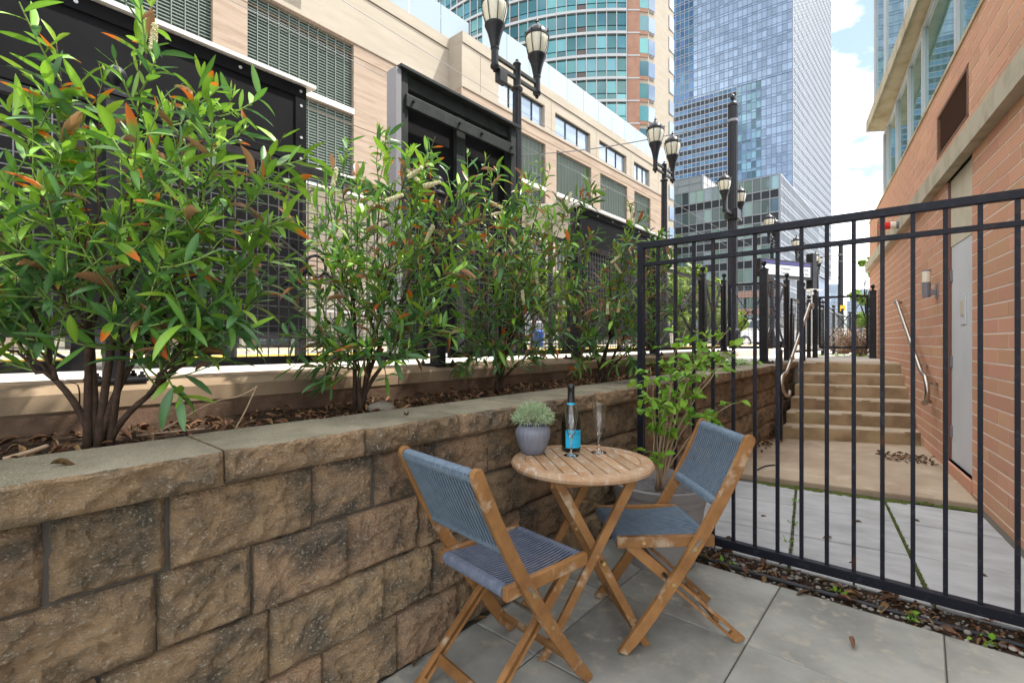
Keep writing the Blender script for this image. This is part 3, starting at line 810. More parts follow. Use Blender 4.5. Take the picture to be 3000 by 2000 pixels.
def make_chair(label, mrope_seat, worn):
    t = thing('folding_chair', label, 'chair', (0, 0, 0), 0, 'folding rope chairs at the bistro table')
    HW = .205
    cl = bez((.19, .0), (-.15, .43), (-.315, .822), 12)
    for s in (-1, 1):
        x0, x1 = (s * HW - .011, s * HW + .011)
        # rounded foot is cut flat: clamp z>=0
        mb = path_prism(cl, .044, x0, x1)
        mb.v = [(a, b, max(0.0, c)) for a, b, c in mb.v]
        mb.build('back_post', m_wood, t, bevel=.003)
    def post_y(z):
        for (a, b) in zip(cl, cl[1:]):
            if a[1] <= z <= b[1]: return a[0] + (b[0] - a[0]) * (z - a[1]) / (b[1] - a[1])
        return cl[-1][0]
    for s in (-1, 1):           # seat rails
        mb = MB(); mb.box(s * .178 - .012, s * .178 + .012, -.185, .205, .402, .446); mb.build('seat_rail', m_wood, t, bevel=.004)
    for s in (-1, 1):           # slotted rear legs
        a = Vector((s * .150, .150, .405)); b = Vector((s * .150, -.30, .012)); d = (b - a).normalized(); nrm = Vector((0, -d.z, d.y))
        Lg = (b - a).length; mb = MB()
        for sg in (-1, 1):
            o = nrm * (sg * .0145); mb.bar(a + o, b + o, .019, .013, (0, d.z, -d.y))
        for (k0, k1) in ((-.02, .30), (.93, 1.03)):
            mb.bar(a + d * Lg * k0, a + d * Lg * k1, .0195, .042, (0, d.z, -d.y))
        mb.v = [(p, q, max(0.0, r_)) for p, q, r_ in mb.v]
        mb.build('rear_leg', m_wood, t, bevel=.002)
    mb = MB(); yf = post_y(.075); mb.bar((-.194, yf, .085), (.194, yf, .085), .016, .034, (0, -.5, 1)); mb.build('front_stretcher', m_wood, t, bevel=.002)
    mb = MB(); mb.bar((-.14, -.215, .085), (.14, -.215, .085), .016, .034, (0, .5, 1)); mb.build('rear_stretcher', m_wood, t, bevel=.002)
    mb = MB(); mb.tube([(-.20, .0, .275), (.20, .0, .275)], .006, 8); mb.build('pivot_rod', m_steel, t, smooth=40)
    for s in (-1, 1):
        for (y, z, xx) in ((post_y(.40), .405, .2165), (post_y(.27), .27, .2165)):
            mb = MB(); mb.tube([(s * xx, y, z), (s * (xx + .003), y, z)], .008, 10); mb.build('bolt', m_brass, t)
        mb = MB(); mb.tube([(s * .190, .10, .422), (s * .1925, .10, .422)], .007, 10); mb.build('bolt', m_brass, t)
        mb = MB(); mb.bar((s * .2175, post_y(.46) + .012, .44), (s * .2175, post_y(.40) + .012, .395), .002, .012, (0, 1, 0)); mb.build('hinge_plate', m_steel, t)
    # rope seat
    n = 22; hw = .163
    def wrapbar(y, z, hw, r):
        prof_n = n * 4; mb = MB(); pts = []; rad = []
        for i in range(prof_n + 1):
            f = i / prof_n; pts.append((-hw + 2 * hw * f, y, z)); rad.append(r + .0016 * math.sin(f * n * 2 * math.pi * 1.0 * 1.5))
        return mb.tube(pts, rad, 12)
    wrapbar(.188, .424, hw, .0205).build('front_rope_wrap', mrope_seat, t, smooth=60)
    wrapbar(-.168, .424, hw, .0205).build('back_rope_wrap', mrope_seat, t, smooth=60)
    mb = MB()
    for i in range(n + 1):
        x = -hw + .006 + (2 * hw - .012) * i / n
        for lay, (z0, sag) in enumerate(((.443, .014), (.407, .006))):
            pts = [(x, .195 - .37 * k / 8, z0 - sag * math.sin(math.pi * k / 8)) for k in range(9)]
            mb.tube(pts, .0035, 5, False)
    mb.build('rope_seat', mrope_seat, t, smooth=0)
    # rope backrest
    def back_pt(z): return post_y(z) + .0
    for (zz, nm) in ((.575, 'lower_rope_wrap'), (.815, 'upper_rope_wrap')):
        wrapbar(back_pt(zz), zz, .192, .0205).build(nm, m_rope, t, smooth=60)
    mb = MB()
    nb = 23
    for i in range(nb + 1):
        x = -.186 + .372 * i / nb
        cv = .010 * math.cos(x / .186 * math.pi / 2)
        for s in (-1, 1):
            pts = []
            for k in range(9):
                z = .565 + .26 * k / 8
                pts.append((x, back_pt(z) - cv * math.sin(math.pi * k / 8) + s * .018 * (1 - .45 * math.sin(math.pi * k / 8)), z))
            mb.tube(pts, .0035, 5, False)
    mb.build('rope_backrest', m_rope, t, smooth=0)
    return t
ch1 = make_chair('folding wooden chair with faded frayed blue rope seat pulled up beside the block wall', m_rope2, True)
ch1.location = (-.005, 1.755, 0); ch1.rotation_euler = (0, 0, -R(48))
ch2 = make_chair('folding wooden chair with blue rope seat in front of the dark planter pot', m_rope, False)
ch2.location = (.606, 2.085, 0); ch2.rotation_euler = (0, 0, R(93))

# ================================================================== TABLE
tb = thing('bistro_table', 'round folding slatted wooden bistro table with crossed legs', 'table', (.2965, 2.057, 0), R(9.5))
TZ = .71; TR = .300
mb = MB(); N_ = 64
prof = [(.243, .684), (.243, .710), (.285, .7105), (.294, .7075), (.300, .699), (.298, .688), (.290, .682)]
b0 = 0
for (r, z) in prof:
    for k in range(N_):
        a = 2 * math.pi * k / N_; mb.v.append((r * math.cos(a), r * math.sin(a), z))
for i in range(len(prof)):
    j = (i + 1) % len(prof)
    for k in range(N_):
        k2 = (k + 1) % N_; mb.f.append((i * N_ + k, i * N_ + k2, j * N_ + k2, j * N_ + k))
mb.build('rim', m_wood2, tb, smooth=35)
ns = 9; wsl = .486 / ns
for i in range(ns):
    x0 = -.243 + wsl * i + .0025; x1 = x0 + wsl - .005
    rr = .2415; ptsT = []; ptsB = []
    for k in range(5):
        x = x0 + (x1 - x0) * k / 4; y = math.sqrt(max(rr * rr - x * x, 1e-6)); ptsT.append((x, y)); ptsB.append((x, -y))
    mb = MB(); mb.prism(ptsB + ptsT[::-1], .686, .7095); mb.build('slat', m_wood2, tb, bevel=.0015)
for s in (-1, 1):
    mb = MB(); mb.box(-.175, .175, s * .148 - .011, s * .148 + .011, .640, .683); mb.build('apron', m_wood, tb, bevel=.003)
    for d in (-1, 1):
        y = s * .165 if d > 0 else s * .187
        a = Vector((-d * .150, y, .672)); b = Vector((d * .205, y, .0)); dd = (b - a).normalized()
        mb = MB(); mb.bar(a, b + dd * .02, .019, .038, Vector((0, 1, 0)).cross(dd)); mb.v = [(p, q, max(0.0, r_)) for p, q, r_ in mb.v]
        mb.build('leg', m_wood, tb, bevel=.003)
    mb = MB(); mb.tube([(.026, s * .155, .352), (.026, s * .2015, .352)], .008, 10); mb.build('pivot_bolt', m_brass, tb, smooth=40)
    for x in (-.152, .152):
        mb = MB(); mb.tube([(x, s * .159, .663), (x, s * .1615, .663)], .009, 12); mb.build('bolt', m_brass, tb)
for d in (-1, 1):
    x = d * .165
    yy = .155 if d > 0 else .177
    mb = MB(); mb.bar((x, -yy, .08), (x, yy, .08), .016, .034); mb.build('stretcher', m_wood, tb, bevel=.002)

# ================================================================== THINGS ON THE TABLE
TT = .7106
p = W(1561, 1326, FPX * (CAMH - TT) / 326)
pot = thing('potted_plant', 'ribbed grey ceramic pot with bushy pale green artificial grass on the table', 'plant pot', (p.x, p.y, TT))
mb = MB()
prof = [(.046, 0), (.052, .004), (.062, .03), (.0735, .065), (.0785, .09), (.076, .108), (.066, .119), (.060, .122), (.060, .126), (.056, .126), (.055, .10)]
mb.lathe(prof, 120, (0, 0, 0), lambda a, z: 1 + (.030 * abs(math.sin(a * 11)) - .02) * max(0, min(1, (z - .004) / .03)) * max(0, min(1, (.119 - z) / .02)))
mb.build('pot', m_potgrey, pot, smooth=40)
mb = MB(); mb.lathe([(.054, .095), (.054, .112)], 24); mb.build('soil', m_soil, pot)
rg = random.Random(3); mb = MB()
for i in range(1500):
    th = rg.uniform(0, 2 * math.pi); ph = math.acos(rg.uniform(-.15, 1.0))
    r0 = rg.uniform(.045, .088)
    d = Vector((math.sin(ph) * math.cos(th), math.sin(ph) * math.sin(th), math.cos(ph)))
    b = Vector((0, 0, .150)) + Vector((d.x * r0, d.y * r0, d.z * r0 * .85))
    b.z = max(b.z, .119)
    dr = (d + Vector((rg.gauss(0, .5), rg.gauss(0, .5), rg.gauss(.15, .5)))).normalized(); ln = rg.uniform(.016, .03)
    sd_ = dr.cross(Vector((rg.gauss(0, 1), rg.gauss(0, 1), rg.gauss(0, 1)))).normalized() * .0016
    e = b + dr * ln + Vector((0, 0, -.003)); e.z = max(e.z, .114); m_ = b + dr * ln * .55 + Vector((0, 0, .002))
    k = len(mb.v); mb.v += [tuple(b - sd_ * .6), tuple(b + sd_ * .6), tuple(m_ + sd_), tuple(m_ - sd_), tuple(e)]
    mb.f += [(k, k + 1, k + 2, k + 3), (k + 3, k + 2, k + 4)]
    g = rg.random(); c = (.36 + .25 * g, .50 + .22 * g, .26 + .22 * g); mb.c += [c] * 5
stuff(mb.build('foliage', m_leaf2, pot))
p = W(1673, 1318, FPX * (CAMH - TT) / 318)
bt = thing('wine_bottle', 'dark green sparkling wine bottle with turquoise label on the table', 'bottle', (p.x, p.y, TT), R(20))
mb = MB(); mb.lathe([(.030, .004), (.040, 0), (.0435, .004), (.044, .02), (.044, .125), (.041, .15), (.032, .175), (.022, .20), (.0165, .222), (.0148, .29), (.0148, .292)], 40)
mb.build('glass_body', m_bottle, bt, smooth=50)
mb = MB(); mb.lathe([(.0185, .2135), (.0172, .225), (.0158, .262), (.0156, .283), (.0178, .285), (.0178, .291), (.0165, .2925), (.0165, .300), (.014, .302)], 32); mb.build('foil', m_foil, bt, smooth=50)
mb = MB(); mb.lathe([(.0196, .2100), (.0187, .2190)], 32, cap=False); mb.build('neck_band', m_cyan, bt, smooth=0)
def arc_label(r, a0, a1, z0, z1, mt, name, par):
    mb = MB(); n = 20
    for k in range(n + 1):
        a = a0 + (a1 - a0) * k / n
        mb.v += [(r * math.cos(a), r * math.sin(a), z0), (r * math.cos(a), r * math.sin(a), z1)]
    mb.f += [(2 * k, 2 * k + 2, 2 * k + 3, 2 * k + 1) for k in range(n)]
    return mb.build(name, mt, par, smooth=0)
lab = arc_label(.0447, R(-150), R(-42), .018, .098, m_cyan, 'label', bt)
arc_label(.0450, R(-138), R(-54), .074, .090, m_cyan2, 'label_print', bt)
for zz in (.064, .058, .034, .028):
    arc_label(.0450, R(-122), R(-70), zz, zz + .0028, m_cyan2, 'label_print', bt)
def flute(px, py, label):
    p = W(px, py, FPX * (CAMH - TT) / (py - 1000))
    t = thing('champagne_flute', label, 'glass', (p.x, p.y, TT), 0, 'flutes on the bistro table')
    outer = [(.001, .0008), (.033, .0008), (.034, .0022), (.028, .004), (.010, .008), (.0048, .014), (.0042, .04), (.0045, .072), (.008, .082), (.015, .094), (.0215, .115), (.0265, .15), (.0298, .19), (.0305, .222)]
    inner = [(.0298, .222), (.0290, .19), (.0256, .15), (.0204, .115), (.0135, .0955), (.006, .087), (.0008, .0855)]
    mb = MB(); mb.lathe(outer + inner, 40); mb.build('flute_glass', m_glass, t, smooth=50)
flute(1673.5, 1334, 'empty clear champagne flute standing in front of the bottle')
flute(1754.6, 1325, 'empty clear champagne flute standing apart at the bottle\'s right')

# ================================================================== BIG PLANTER AND SAPLING
pc = Vector((.824, 2.70, 0))
pl = thing('planter_pot', 'large dark round planter pot behind the folding chair', 'planter', pc)
mb = MB()
prof = [(.175, 0), (.185, .004), (.205, .12), (.235, .30), (.250, .385), (.253, .388), (.256, .396), (.262, .425), (.266, .432), (.264, .438), (.256, .438), (.250, .425), (.242, .36)]
mb.lathe(prof, 64); mb.build('pot', m_planter, pl, smooth=35)
for zz, r0 in ((.345, .2435), (.355, .2453), (.365, .2470)):
    mb = MB(); mb.lathe([(r0, zz), (r0 + .0022, zz + .003), (r0 + .001, zz + .006)], 64, cap=False); mb.build('groove_ring', m_planter, pl, smooth=0)
mb = MB(); mb.lathe([(.243, .34), (.243, .372), (.1, .378), (.002, .38)], 40); mb.build('soil', mat('grey_potting_soil', (.20, .19, .19), .95, col2=(.11, .10, .10), nscale=30, bump=.6, bscale=70, bdist=.01), pl)
# ================================================================== LEAVES
def leaf_geo(kind, rg, wid=.275, serr=False, curl=.12):
    # unit length along +Y, lies in XY plane, normal +Z
    st = [0, .10, .28, .50, .72, .90, 1.0]; ww = [.05, .45, .85, 1.0, .82, .42, .03]
    if serr: ww = [.05, .72, 1.0, .92, .66, .30, .02]
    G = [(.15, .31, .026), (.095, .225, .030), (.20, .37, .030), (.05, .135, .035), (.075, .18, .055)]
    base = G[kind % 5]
    vs = []; cs = []; fs = []
    bend = rg.uniform(-.15, .45); tw = rg.uniform(-.5, .5); fold = rg.uniform(.1, .6)
    if kind in (6, 8): bend, tw, fold = rg.uniform(-.3, .9), rg.uniform(-.9, .9), rg.uniform(.6, 1.5)
    tipstart = rg.uniform(.45, .8)
    for i, (y, w) in enumerate(zip(st, ww)):
        hw = w * wid / 2
        z0 = -bend * y * y; a = tw * y
        for s in (-1, 0, 1):
            x = s * hw; z = z0 + abs(s) * hw * fold
            vs.append((x * math.cos(a) - (z - z0) * math.sin(a), y, z0 + (z - z0) * math.cos(a) + x * math.sin(a)))
            c = base
            if s == 0: c = tuple(min(1, q * 1.25 + .01) for q in base)
            if kind == 5 and y > tipstart: c = (.60, .145, .012)
            if kind == 5 and y <= tipstart: c = (.16, .31, .03)
            if kind == 6: c = (.36, .20, .10) if s else (.28, .14, .07)
            if kind == 7: c = (.23, .36, .03)
            if kind == 8: c = (.55, .125, .015) if y > .3 else (.2, .2, .03)
            cs.append(c)
    for i in range(len(st) - 1):
        for k in (0, 1):
            a = i * 3 + k; fs.append((a, a + 1, a + 4, a + 3))
    return vs, fs, cs
rg = random.Random(77)
LEAFV = {}
for kind in range(9):
    LEAFV[kind] = [leaf_geo(kind, rg, rg.uniform(.20, .29)) for _ in range(5)]
LEAFM = {k: [] for k in LEAFV}
for k, L_ in LEAFV.items():
    for g in L_:
        mb = MB(); mb.v, mb.f, mb.c = list(g[0]), list(g[1]), list(g[2])
        LEAFM[k].append(mb.mesh('leaf', m_leaf, smooth=0))
SAPV = [leaf_geo(k, rg, .72, True) for k in (7, 2, 7, 0, 2)]
SAPM = []
for g in SAPV:
    mb = MB(); mb.v, mb.f, mb.c = list(g[0]), list(g[1]), [(c[0] * 1.0, c[1] * 1.15, c[2] * 1.2) for c in g[2]]
    SAPM.append(mb.mesh('leaf', m_leaf2, smooth=0))

def leaf_matrix(pos, d, up, length):
    y = d.normalized(); x = y.cross(up)
    if x.length < 1e-3: x = y.orthogonal()
    x.normalize(); z = x.cross(y)
    m = Matrix(((x.x, y.x, z.x, 0), (x.y, y.y, z.y, 0), (x.z, y.z, z.z, 0), (0, 0, 0, 1)))
    return Matrix.Translation(pos) @ m @ Matrix.Scale(length, 4)

# flower spike, shared
mb = MB(); rf = random.Random(8)
for i in range(150):
    k = i / 150; a = i * 2.4; r = .0085 * (1 - .55 * k) + rf.uniform(-.002, .003)
    c = Vector((r * math.cos(a), r * math.sin(a), .085 * k)); s = rf.uniform(.0022, .004)
    mb.add([c + Vector((s, 0, 0)), c + Vector((-s, s, 0)), c + Vector((-s, -s, 0)), c + Vector((0, 0, s * 1.3)), c + Vector((0, 0, -s))], [(0, 1, 3), (1, 2, 3), (2, 0, 3), (1, 0, 4), (2, 1, 4), (0, 2, 4)])
SPIKE = mb.mesh('flower_spike', m_flower)

def laurel(label, seed, base, tips, leaf_len, ntwig, nleaf, weights, spikes=(), nfront=300, low=.12):
    rg = random.Random(seed)
    t = thing('laurel_shrub', label, 'shrub', base, 0, 'cherry laurel shrubs in the planter')
    off = Vector(base); leaves = []; twigs = MB()
    def curve(a, c, b, n):
        return [a * (1 - k / n) ** 2 + c * (2 * (1 - k / n) * (k / n)) + b * (k / n) ** 2 for k in range(n + 1)]
    camp = Vector((0, 0, CAMH))
    # a few main trunks, each forking into several branches
    order = sorted(range(len(tips)), key=lambda i: math.atan2(tips[i].x - off.x, tips[i].z - off.z))
    forks = {}
    gs = 4 if len(tips) > 16 else 3
    for g in range(0, len(order), gs):
        grp = order[g:g + gs]; mean = sum((tips[i] for i in grp), Vector()) / len(grp)
        a = off + Vector((rg.uniform(-.03, .03), rg.uniform(-.03, .03), -.03)); out = mean - a
        fk = a + Vector((out.x * .30, out.y * .30, max(.10, out.z * .40))) + Vector((rg.gauss(0, .015), rg.gauss(0, .015), 0))
        pts = curve(a, a + Vector((out.x * .10, out.y * .10, (fk.z - a.z) * .6)), fk, 6)
        mb = MB(); mb.tube(pts, [rg.uniform(.95, 1.05) * r_ for r_ in (.0135, .012, .011, .0102, .0095, .009, .0085)], 8); mb.build('trunk', m_bark, t, off, smooth=0)
        for i in grp: forks[i] = fk
    for ti, tip in enumerate(tips):
        tip = Vector(tip); a = forks[ti]; out = Vector((tip.x - a.x, tip.y - a.y, 0))
        c = Vector((a.x + out.x * .45 + rg.uniform(-.03, .03), a.y + out.y * .45 + rg.uniform(-.03, .03), a.z + (tip.z - a.z) * .50))
        pts = curve(a, c, tip, 12)
        for i in range(2, 12): pts[i] = pts[i] + Vector((rg.gauss(0, .006), rg.gauss(0, .006), rg.gauss(0, .004)))
        r0 = rg.uniform(.005, .0078)
        mb = MB(); mb.tube([p for p in pts], [r0 * (1 - .80 * k / 12) for k in range(13)], 6)
        mb.build('stem', m_bark, t, off, smooth=0)
        # twigs
        runs = [(pts[8:], 1.0)]
        ln = (tip - a).length
        for j in range(ntwig):
            f = low + (1 - low) * (j + rg.random()) / ntwig * .93
            i = f * 12; p0 = pts[int(i)].lerp(pts[min(int(i) + 1, 12)], i - int(i))
            d = (pts[min(int(i) + 1, 12)] - pts[int(i)]).normalized()
            ang = rg.uniform(0, 2 * math.pi); o1 = d.orthogonal().normalized(); o2 = d.cross(o1)
            rad = o1 * math.cos(ang) + o2 * math.sin(ang)
            td = (d * .75 + rad * .8 + Vector((0, 0, .15))).normalized(); tl = rg.uniform(.10, .24) * (1.15 - .35 * f)
            e = p0 + td * tl + Vector((0, 0, .02)); pp = curve(p0, p0 + td * tl * .5 + Vector((0, 0, -.01)), e, 5)
            twigs.tube(pp, [.0034, .003, .0027, .0024, .002, .0016], 4, False)
            runs.append((pp, .55 if f < .5 else .9))
        for (pp, dens) in runs:
            tot = len(pp) - 1; nl = max(3, int(nleaf * dens * rg.uniform(.75, 1.25))); a0 = rg.uniform(0, 6.28)
            for q in range(nl):
                f = .25 + .75 * (q + rg.random() * .5) / nl; i = min(f, .999) * tot
                p = pp[int(i)].lerp(pp[int(i) + 1], i - int(i)); d = (pp[int(i) + 1] - pp[int(i)]).normalized()
                ang = a0 + q * 2.399; o1 = d.orthogonal().normalized(); o2 = d.cross(o1); rad = o1 * math.cos(ang) + o2 * math.sin(ang)
                ld = (d * rg.uniform(.5, .95) + rad * rg.uniform(.6, 1.0) + Vector((0, 0, -.08))).normalized()
                up = (Vector((0, 0, 1)) + rad * -.25 + Vector((rg.gauss(0, .35), rg.gauss(0, .35), 0))).normalized()
                hf = (p.z - off.z)
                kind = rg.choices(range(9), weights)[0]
                if kind in (0, 2, 5) and hf < .55 and rg.random() < .7: kind = rg.choice((1, 3, 4))  # low leaves swapped to darker greens, self-shading put into leaf colour
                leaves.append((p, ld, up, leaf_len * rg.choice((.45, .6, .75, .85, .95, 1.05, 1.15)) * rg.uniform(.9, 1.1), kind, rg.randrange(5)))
        if rg.random() < .8:          # bright young shoot
            for q in range(3):
                leaves.append((tip, (Vector((rg.gauss(0, .3), rg.gauss(0, .3), 1))).normalized(), Vector((rg.gauss(0, 1), rg.gauss(0, 1), .2)), leaf_len * rg.uniform(.4, .7), 7 if rg.random() < .6 else 0, rg.randrange(5)))
    stuff(twigs.build('twigs', m_twig, t, off))
    # fence clearance: keep leaves in front of the mesh
    keep = []
    for lf in leaves:
        e = lf[0] + lf[1] * lf[3]; v0 = toP(lf[0].x, lf[0].y)[0]; v1 = toP(e.x, e.y)[0]
        if min(v0, v1) < -2.355: continue
        if e.z < .93: continue
        keep.append(lf)
    leaves = keep
    def size(lf): return lf[3] / max(.3, (lf[0] - camp).length) * (1.25 if lf[0].z > off.z + .5 else 1.0) - .02 * (lf[0].y - off.y)
    leaves.sort(key=size, reverse=True)
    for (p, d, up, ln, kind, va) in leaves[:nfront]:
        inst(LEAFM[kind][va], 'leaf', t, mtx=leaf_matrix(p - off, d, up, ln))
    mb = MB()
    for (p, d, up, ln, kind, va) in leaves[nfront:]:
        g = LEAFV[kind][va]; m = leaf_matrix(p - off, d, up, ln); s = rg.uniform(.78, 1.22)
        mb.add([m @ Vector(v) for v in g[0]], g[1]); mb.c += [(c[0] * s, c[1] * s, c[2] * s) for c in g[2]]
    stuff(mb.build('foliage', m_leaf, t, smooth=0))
    for (p, d) in spikes:
        p = Vector(p)
        inst(SPIKE, 'flower_spike', t, mtx=leaf_matrix(p - off, Vector((0.3, 0, .2)).cross(d) , d, 1.0) if False else Matrix.Translation(p - off) @ d.to_track_quat('Z', 'Y').to_matrix().to_4x4())
    print('laurel', label[:20], len(leaves))
    return t
#            0   1   2   3  4   5    6   7   8
WT1 = (5, 4, 6, 2, 3, 2.0, .6, 1.2, .2)
WT2 = (4, 4, 3.5, 2.5, 4, 2.0, 1.8, .8, .45)
tips1 = [W(*p) for p in ((440, 20, 1.55), (165, 130, 1.45), (300, 240, 1.42), (590, 230, 1.62), (680, 290, 1.68), (835, 390, 1.66), (760, 560, 1.55), (30, 330, 1.38), (-90, 420, 1.45),
        (-60, 640, 1.38), (500, 330, 1.70), (390, 420, 1.36), (640, 470, 1.48), (820, 690, 1.68), (120, 560, 1.32), (800, 830, 1.62), (600, 640, 1.38), (250, 470, 1.5), (30, 900, 1.42),
        (480, 760, 1.30), (700, 930, 1.5), (160, 800, 1.34), (350, 640, 1.3), (-60, 830, 1.5), (560, 1030, 1.5), (620, 880, 1.42), (330, 930, 1.35), (-50, 980, 1.46))]
laurel('tallest lush cherry laurel with bright green leaves and orange tips by the black panel', 21, W(291, 1300, 1.5), tips1, .104, 8, 9, WT1,
       [(W(448, 150, 1.52), Vector((.1, 0, 1)))])
tips2 = [W(*p) for p in ((1110, 390, 2.42), (1190, 460, 2.35), (1275, 400, 2.5), (960, 570, 2.32), (925, 660, 2.25), (1345, 560, 2.5), (1385, 620, 2.5), (1370, 720, 2.42), (1050, 540, 2.2), (1000, 740, 2.1),
        (895, 820, 2.25), (1300, 800, 2.25), (1150, 660, 2.05), (1225, 560, 2.45), (930, 980, 2.3), (1120, 880, 2.1), (1290, 950, 2.25), (1190, 760, 2.6), (1000, 480, 2.5), (1080, 1010, 2.1), (1190, 1040, 2.15), (950, 1070, 2.25), (1420, 480, 2.55), (1250, 880, 2.5))]
sp2 = [(W(1195, 520, 2.3), Vector((.7, 0, .5))), (W(1225, 530, 2.3), Vector((-.6, .2, .6))), (W(1240, 545, 2.28), Vector((.9, 0, .2))), (W(1270, 660, 2.3), Vector((-.4, 0, -.8))), (W(975, 545, 2.25), Vector((.2, 0, .9))), (W(1130, 590, 2.2), Vector((.8, 0, .3)))]
laurel('second cherry laurel, its branches spread wide before the bolted fence post', 22, W(1047, 1196, 2.287), tips2, .092, 10, 9, WT2, sp2)
tips3 = [W(*p) for p in ((1440, 520, 3.1), (1540, 520, 3.25), (1490, 570, 2.95), (1610, 500, 3.3), (1690, 570, 3.3), (1755, 540, 3.42), (1600, 640, 2.95), (1400, 640, 3.05), (1365, 780, 3.0), (1725, 690, 3.25), (1680, 840, 3.1),
        (1385, 930, 2.95), (1560, 780, 2.8), (1620, 960, 2.95), (1470, 760, 2.85), (1550, 620, 3.45), (1510, 930, 2.85), (1440, 1020, 2.9), (1375, 1050, 3.0), (1570, 1040, 2.95), (1660, 690, 3.0), (1470, 650, 3.3))]
sp3 = [(W(1440, 630, 2.95), Vector((.8, 0, .2))), (W(1470, 610, 3.0), Vector((-.7, 0, .4))), (W(1500, 700, 2.9), Vector((.5, 0, -.6))), (W(1570, 790, 2.9), Vector((.1, 0, -1))), (W(1660, 600, 3.1), Vector((.3, 0, .8))), (W(1620, 690, 3.0), Vector((-.6, 0, .5))), (W(1530, 850, 2.85), Vector((.1, 0, -1)))]
laurel('third cherry laurel with many browned leaves in front of the middle mesh panel', 23, W(1458, 1143, 3.12), tips3, .094, 10, 9, WT2, sp3)
tips4 = [W(*p) for p in ((1865, 600, 3.85), (1790, 720, 3.65), (1930, 690, 3.9), (1705, 770, 3.75), (1835, 690, 3.55), (1965, 760, 3.9), (1685, 880, 3.65), (1900, 840, 3.5), (1985, 900, 3.8), (1780, 900, 3.4), (1720, 990, 3.6), (1850, 960, 3.4), (1760, 800, 3.9), (1930, 980, 3.7), (1700, 1060, 3.6), (1850, 1050, 3.45), (1990, 700, 3.95), (1880, 740, 3.6))]
sp4 = [(W(1790, 770, 3.5), Vector((.6, 0, .5))), (W(1820, 800, 3.5), Vector((-.5, 0, .7))), (W(1850, 640, 3.7), Vector((.1, 0, 1))), (W(1780, 920, 3.4), Vector((0, 0, 1))), (W(1810, 915, 3.4), Vector((.2, 0, 1)))]
laurel('smallest cherry laurel at the row\'s end next to the railing post', 24, W(1759, 1118, 3.77), tips4, .096, 9, 9, WT2, sp4)

# ------------------------------------------------------------------ sapling in the planter
rg = random.Random(31)
sp = thing('potted_sapling', 'thin leafy sapling with bright serrated leaves growing in the dark planter', 'sapling', (pc.x, pc.y, .375))
so = Vector((pc.x, pc.y, .375))
tw = MB(); lv = []
S_t = [(2010, 960, 2.62), (2085, 985, 2.66), (2170, 1010, 2.6), (2140, 960, 2.75), (1990, 1040, 2.6), (1905, 1075, 2.6), (1885, 1100, 2.55), (2060, 1040, 2.5), (2150, 1180, 2.55), (1930, 1130, 2.65), (2110, 1060, 2.75), (1960, 1200, 2.6), (1905, 1320, 2.55), (1990, 1120, 2.8), (2040, 1210, 2.65)]
for i, q in enumerate(S_t):
    tip = W(*q); a = so + Vector((rg.uniform(-.02, .02), rg.uniform(-.02, .02), 0))
    c = Vector((a.x * .75 + tip.x * .25, a.y * .75 + tip.y * .25, a.z + (tip.z - a.z) * .65))
    pts = [a * (1 - k / 10) ** 2 + c * (2 * (1 - k / 10) * k / 10) + tip * (k / 10) ** 2 for k in range(11)]
    for k in range(2, 10): pts[k] += Vector((rg.gauss(0, .005), rg.gauss(0, .005), 0))
    mb = MB(); mb.tube(pts, [.0065 * (1 - .8 * k / 10) if i < 3 else .0042 * (1 - .7 * k / 10) for k in range(11)], 6); mb.build('stem', m_drytwig if i > 2 else mat('sapling_bark%d' % i, (.34, .25, .16), .85), sp, so, smooth=0)
    for j in range(10 if i < 9 else 6):
        f = rg.uniform(.5, 1.0); x = f * 10; p0 = pts[min(int(x), 9)].lerp(pts[min(int(x), 9) + 1], x - min(int(x), 9))
        d = Vector((rg.gauss(0, 1), rg.gauss(0, 1), rg.gauss(.2, .4))).normalized(); l_ = rg.uniform(.05, .13)
        e = p0 + d * l_; tw.tube([p0, p0.lerp(e, .5) + Vector((0, 0, -.004)), e], [.0018, .0014, .001], 4, False)
        for k in range(rg.randint(3, 5)):
            g = .35 + .65 * k / 4; pp = p0.lerp(e, g)
            ld = (d * .5 + Vector((rg.gauss(0, 1), rg.gauss(0, 1), rg.gauss(-.1, .3)))).normalized()
            lv.append((pp, ld, Vector((rg.gauss(0, .4), rg.gauss(0, .4), 1)), rg.uniform(.032, .062), rg.randrange(5)))
stuff(tw.build('twigs', m_twig, sp, so))
rg.shuffle(lv)
lv = lv[:360]
for (p, d, up, ln, k) in lv[:290]:
    inst(SAPM[k], 'leaf', sp, mtx=leaf_matrix(p - so, d, up, ln))
mb = MB()
for (p, d, up, ln, k) in lv[290:]:
    g = SAPV[k]; m = leaf_matrix(p - so, d, up, ln); mb.add([m @ Vector(v) for v in g[0]], g[1]); mb.c += list(g[2])
if mb.v: stuff(mb.build('foliage', m_leaf2, sp, smooth=0))

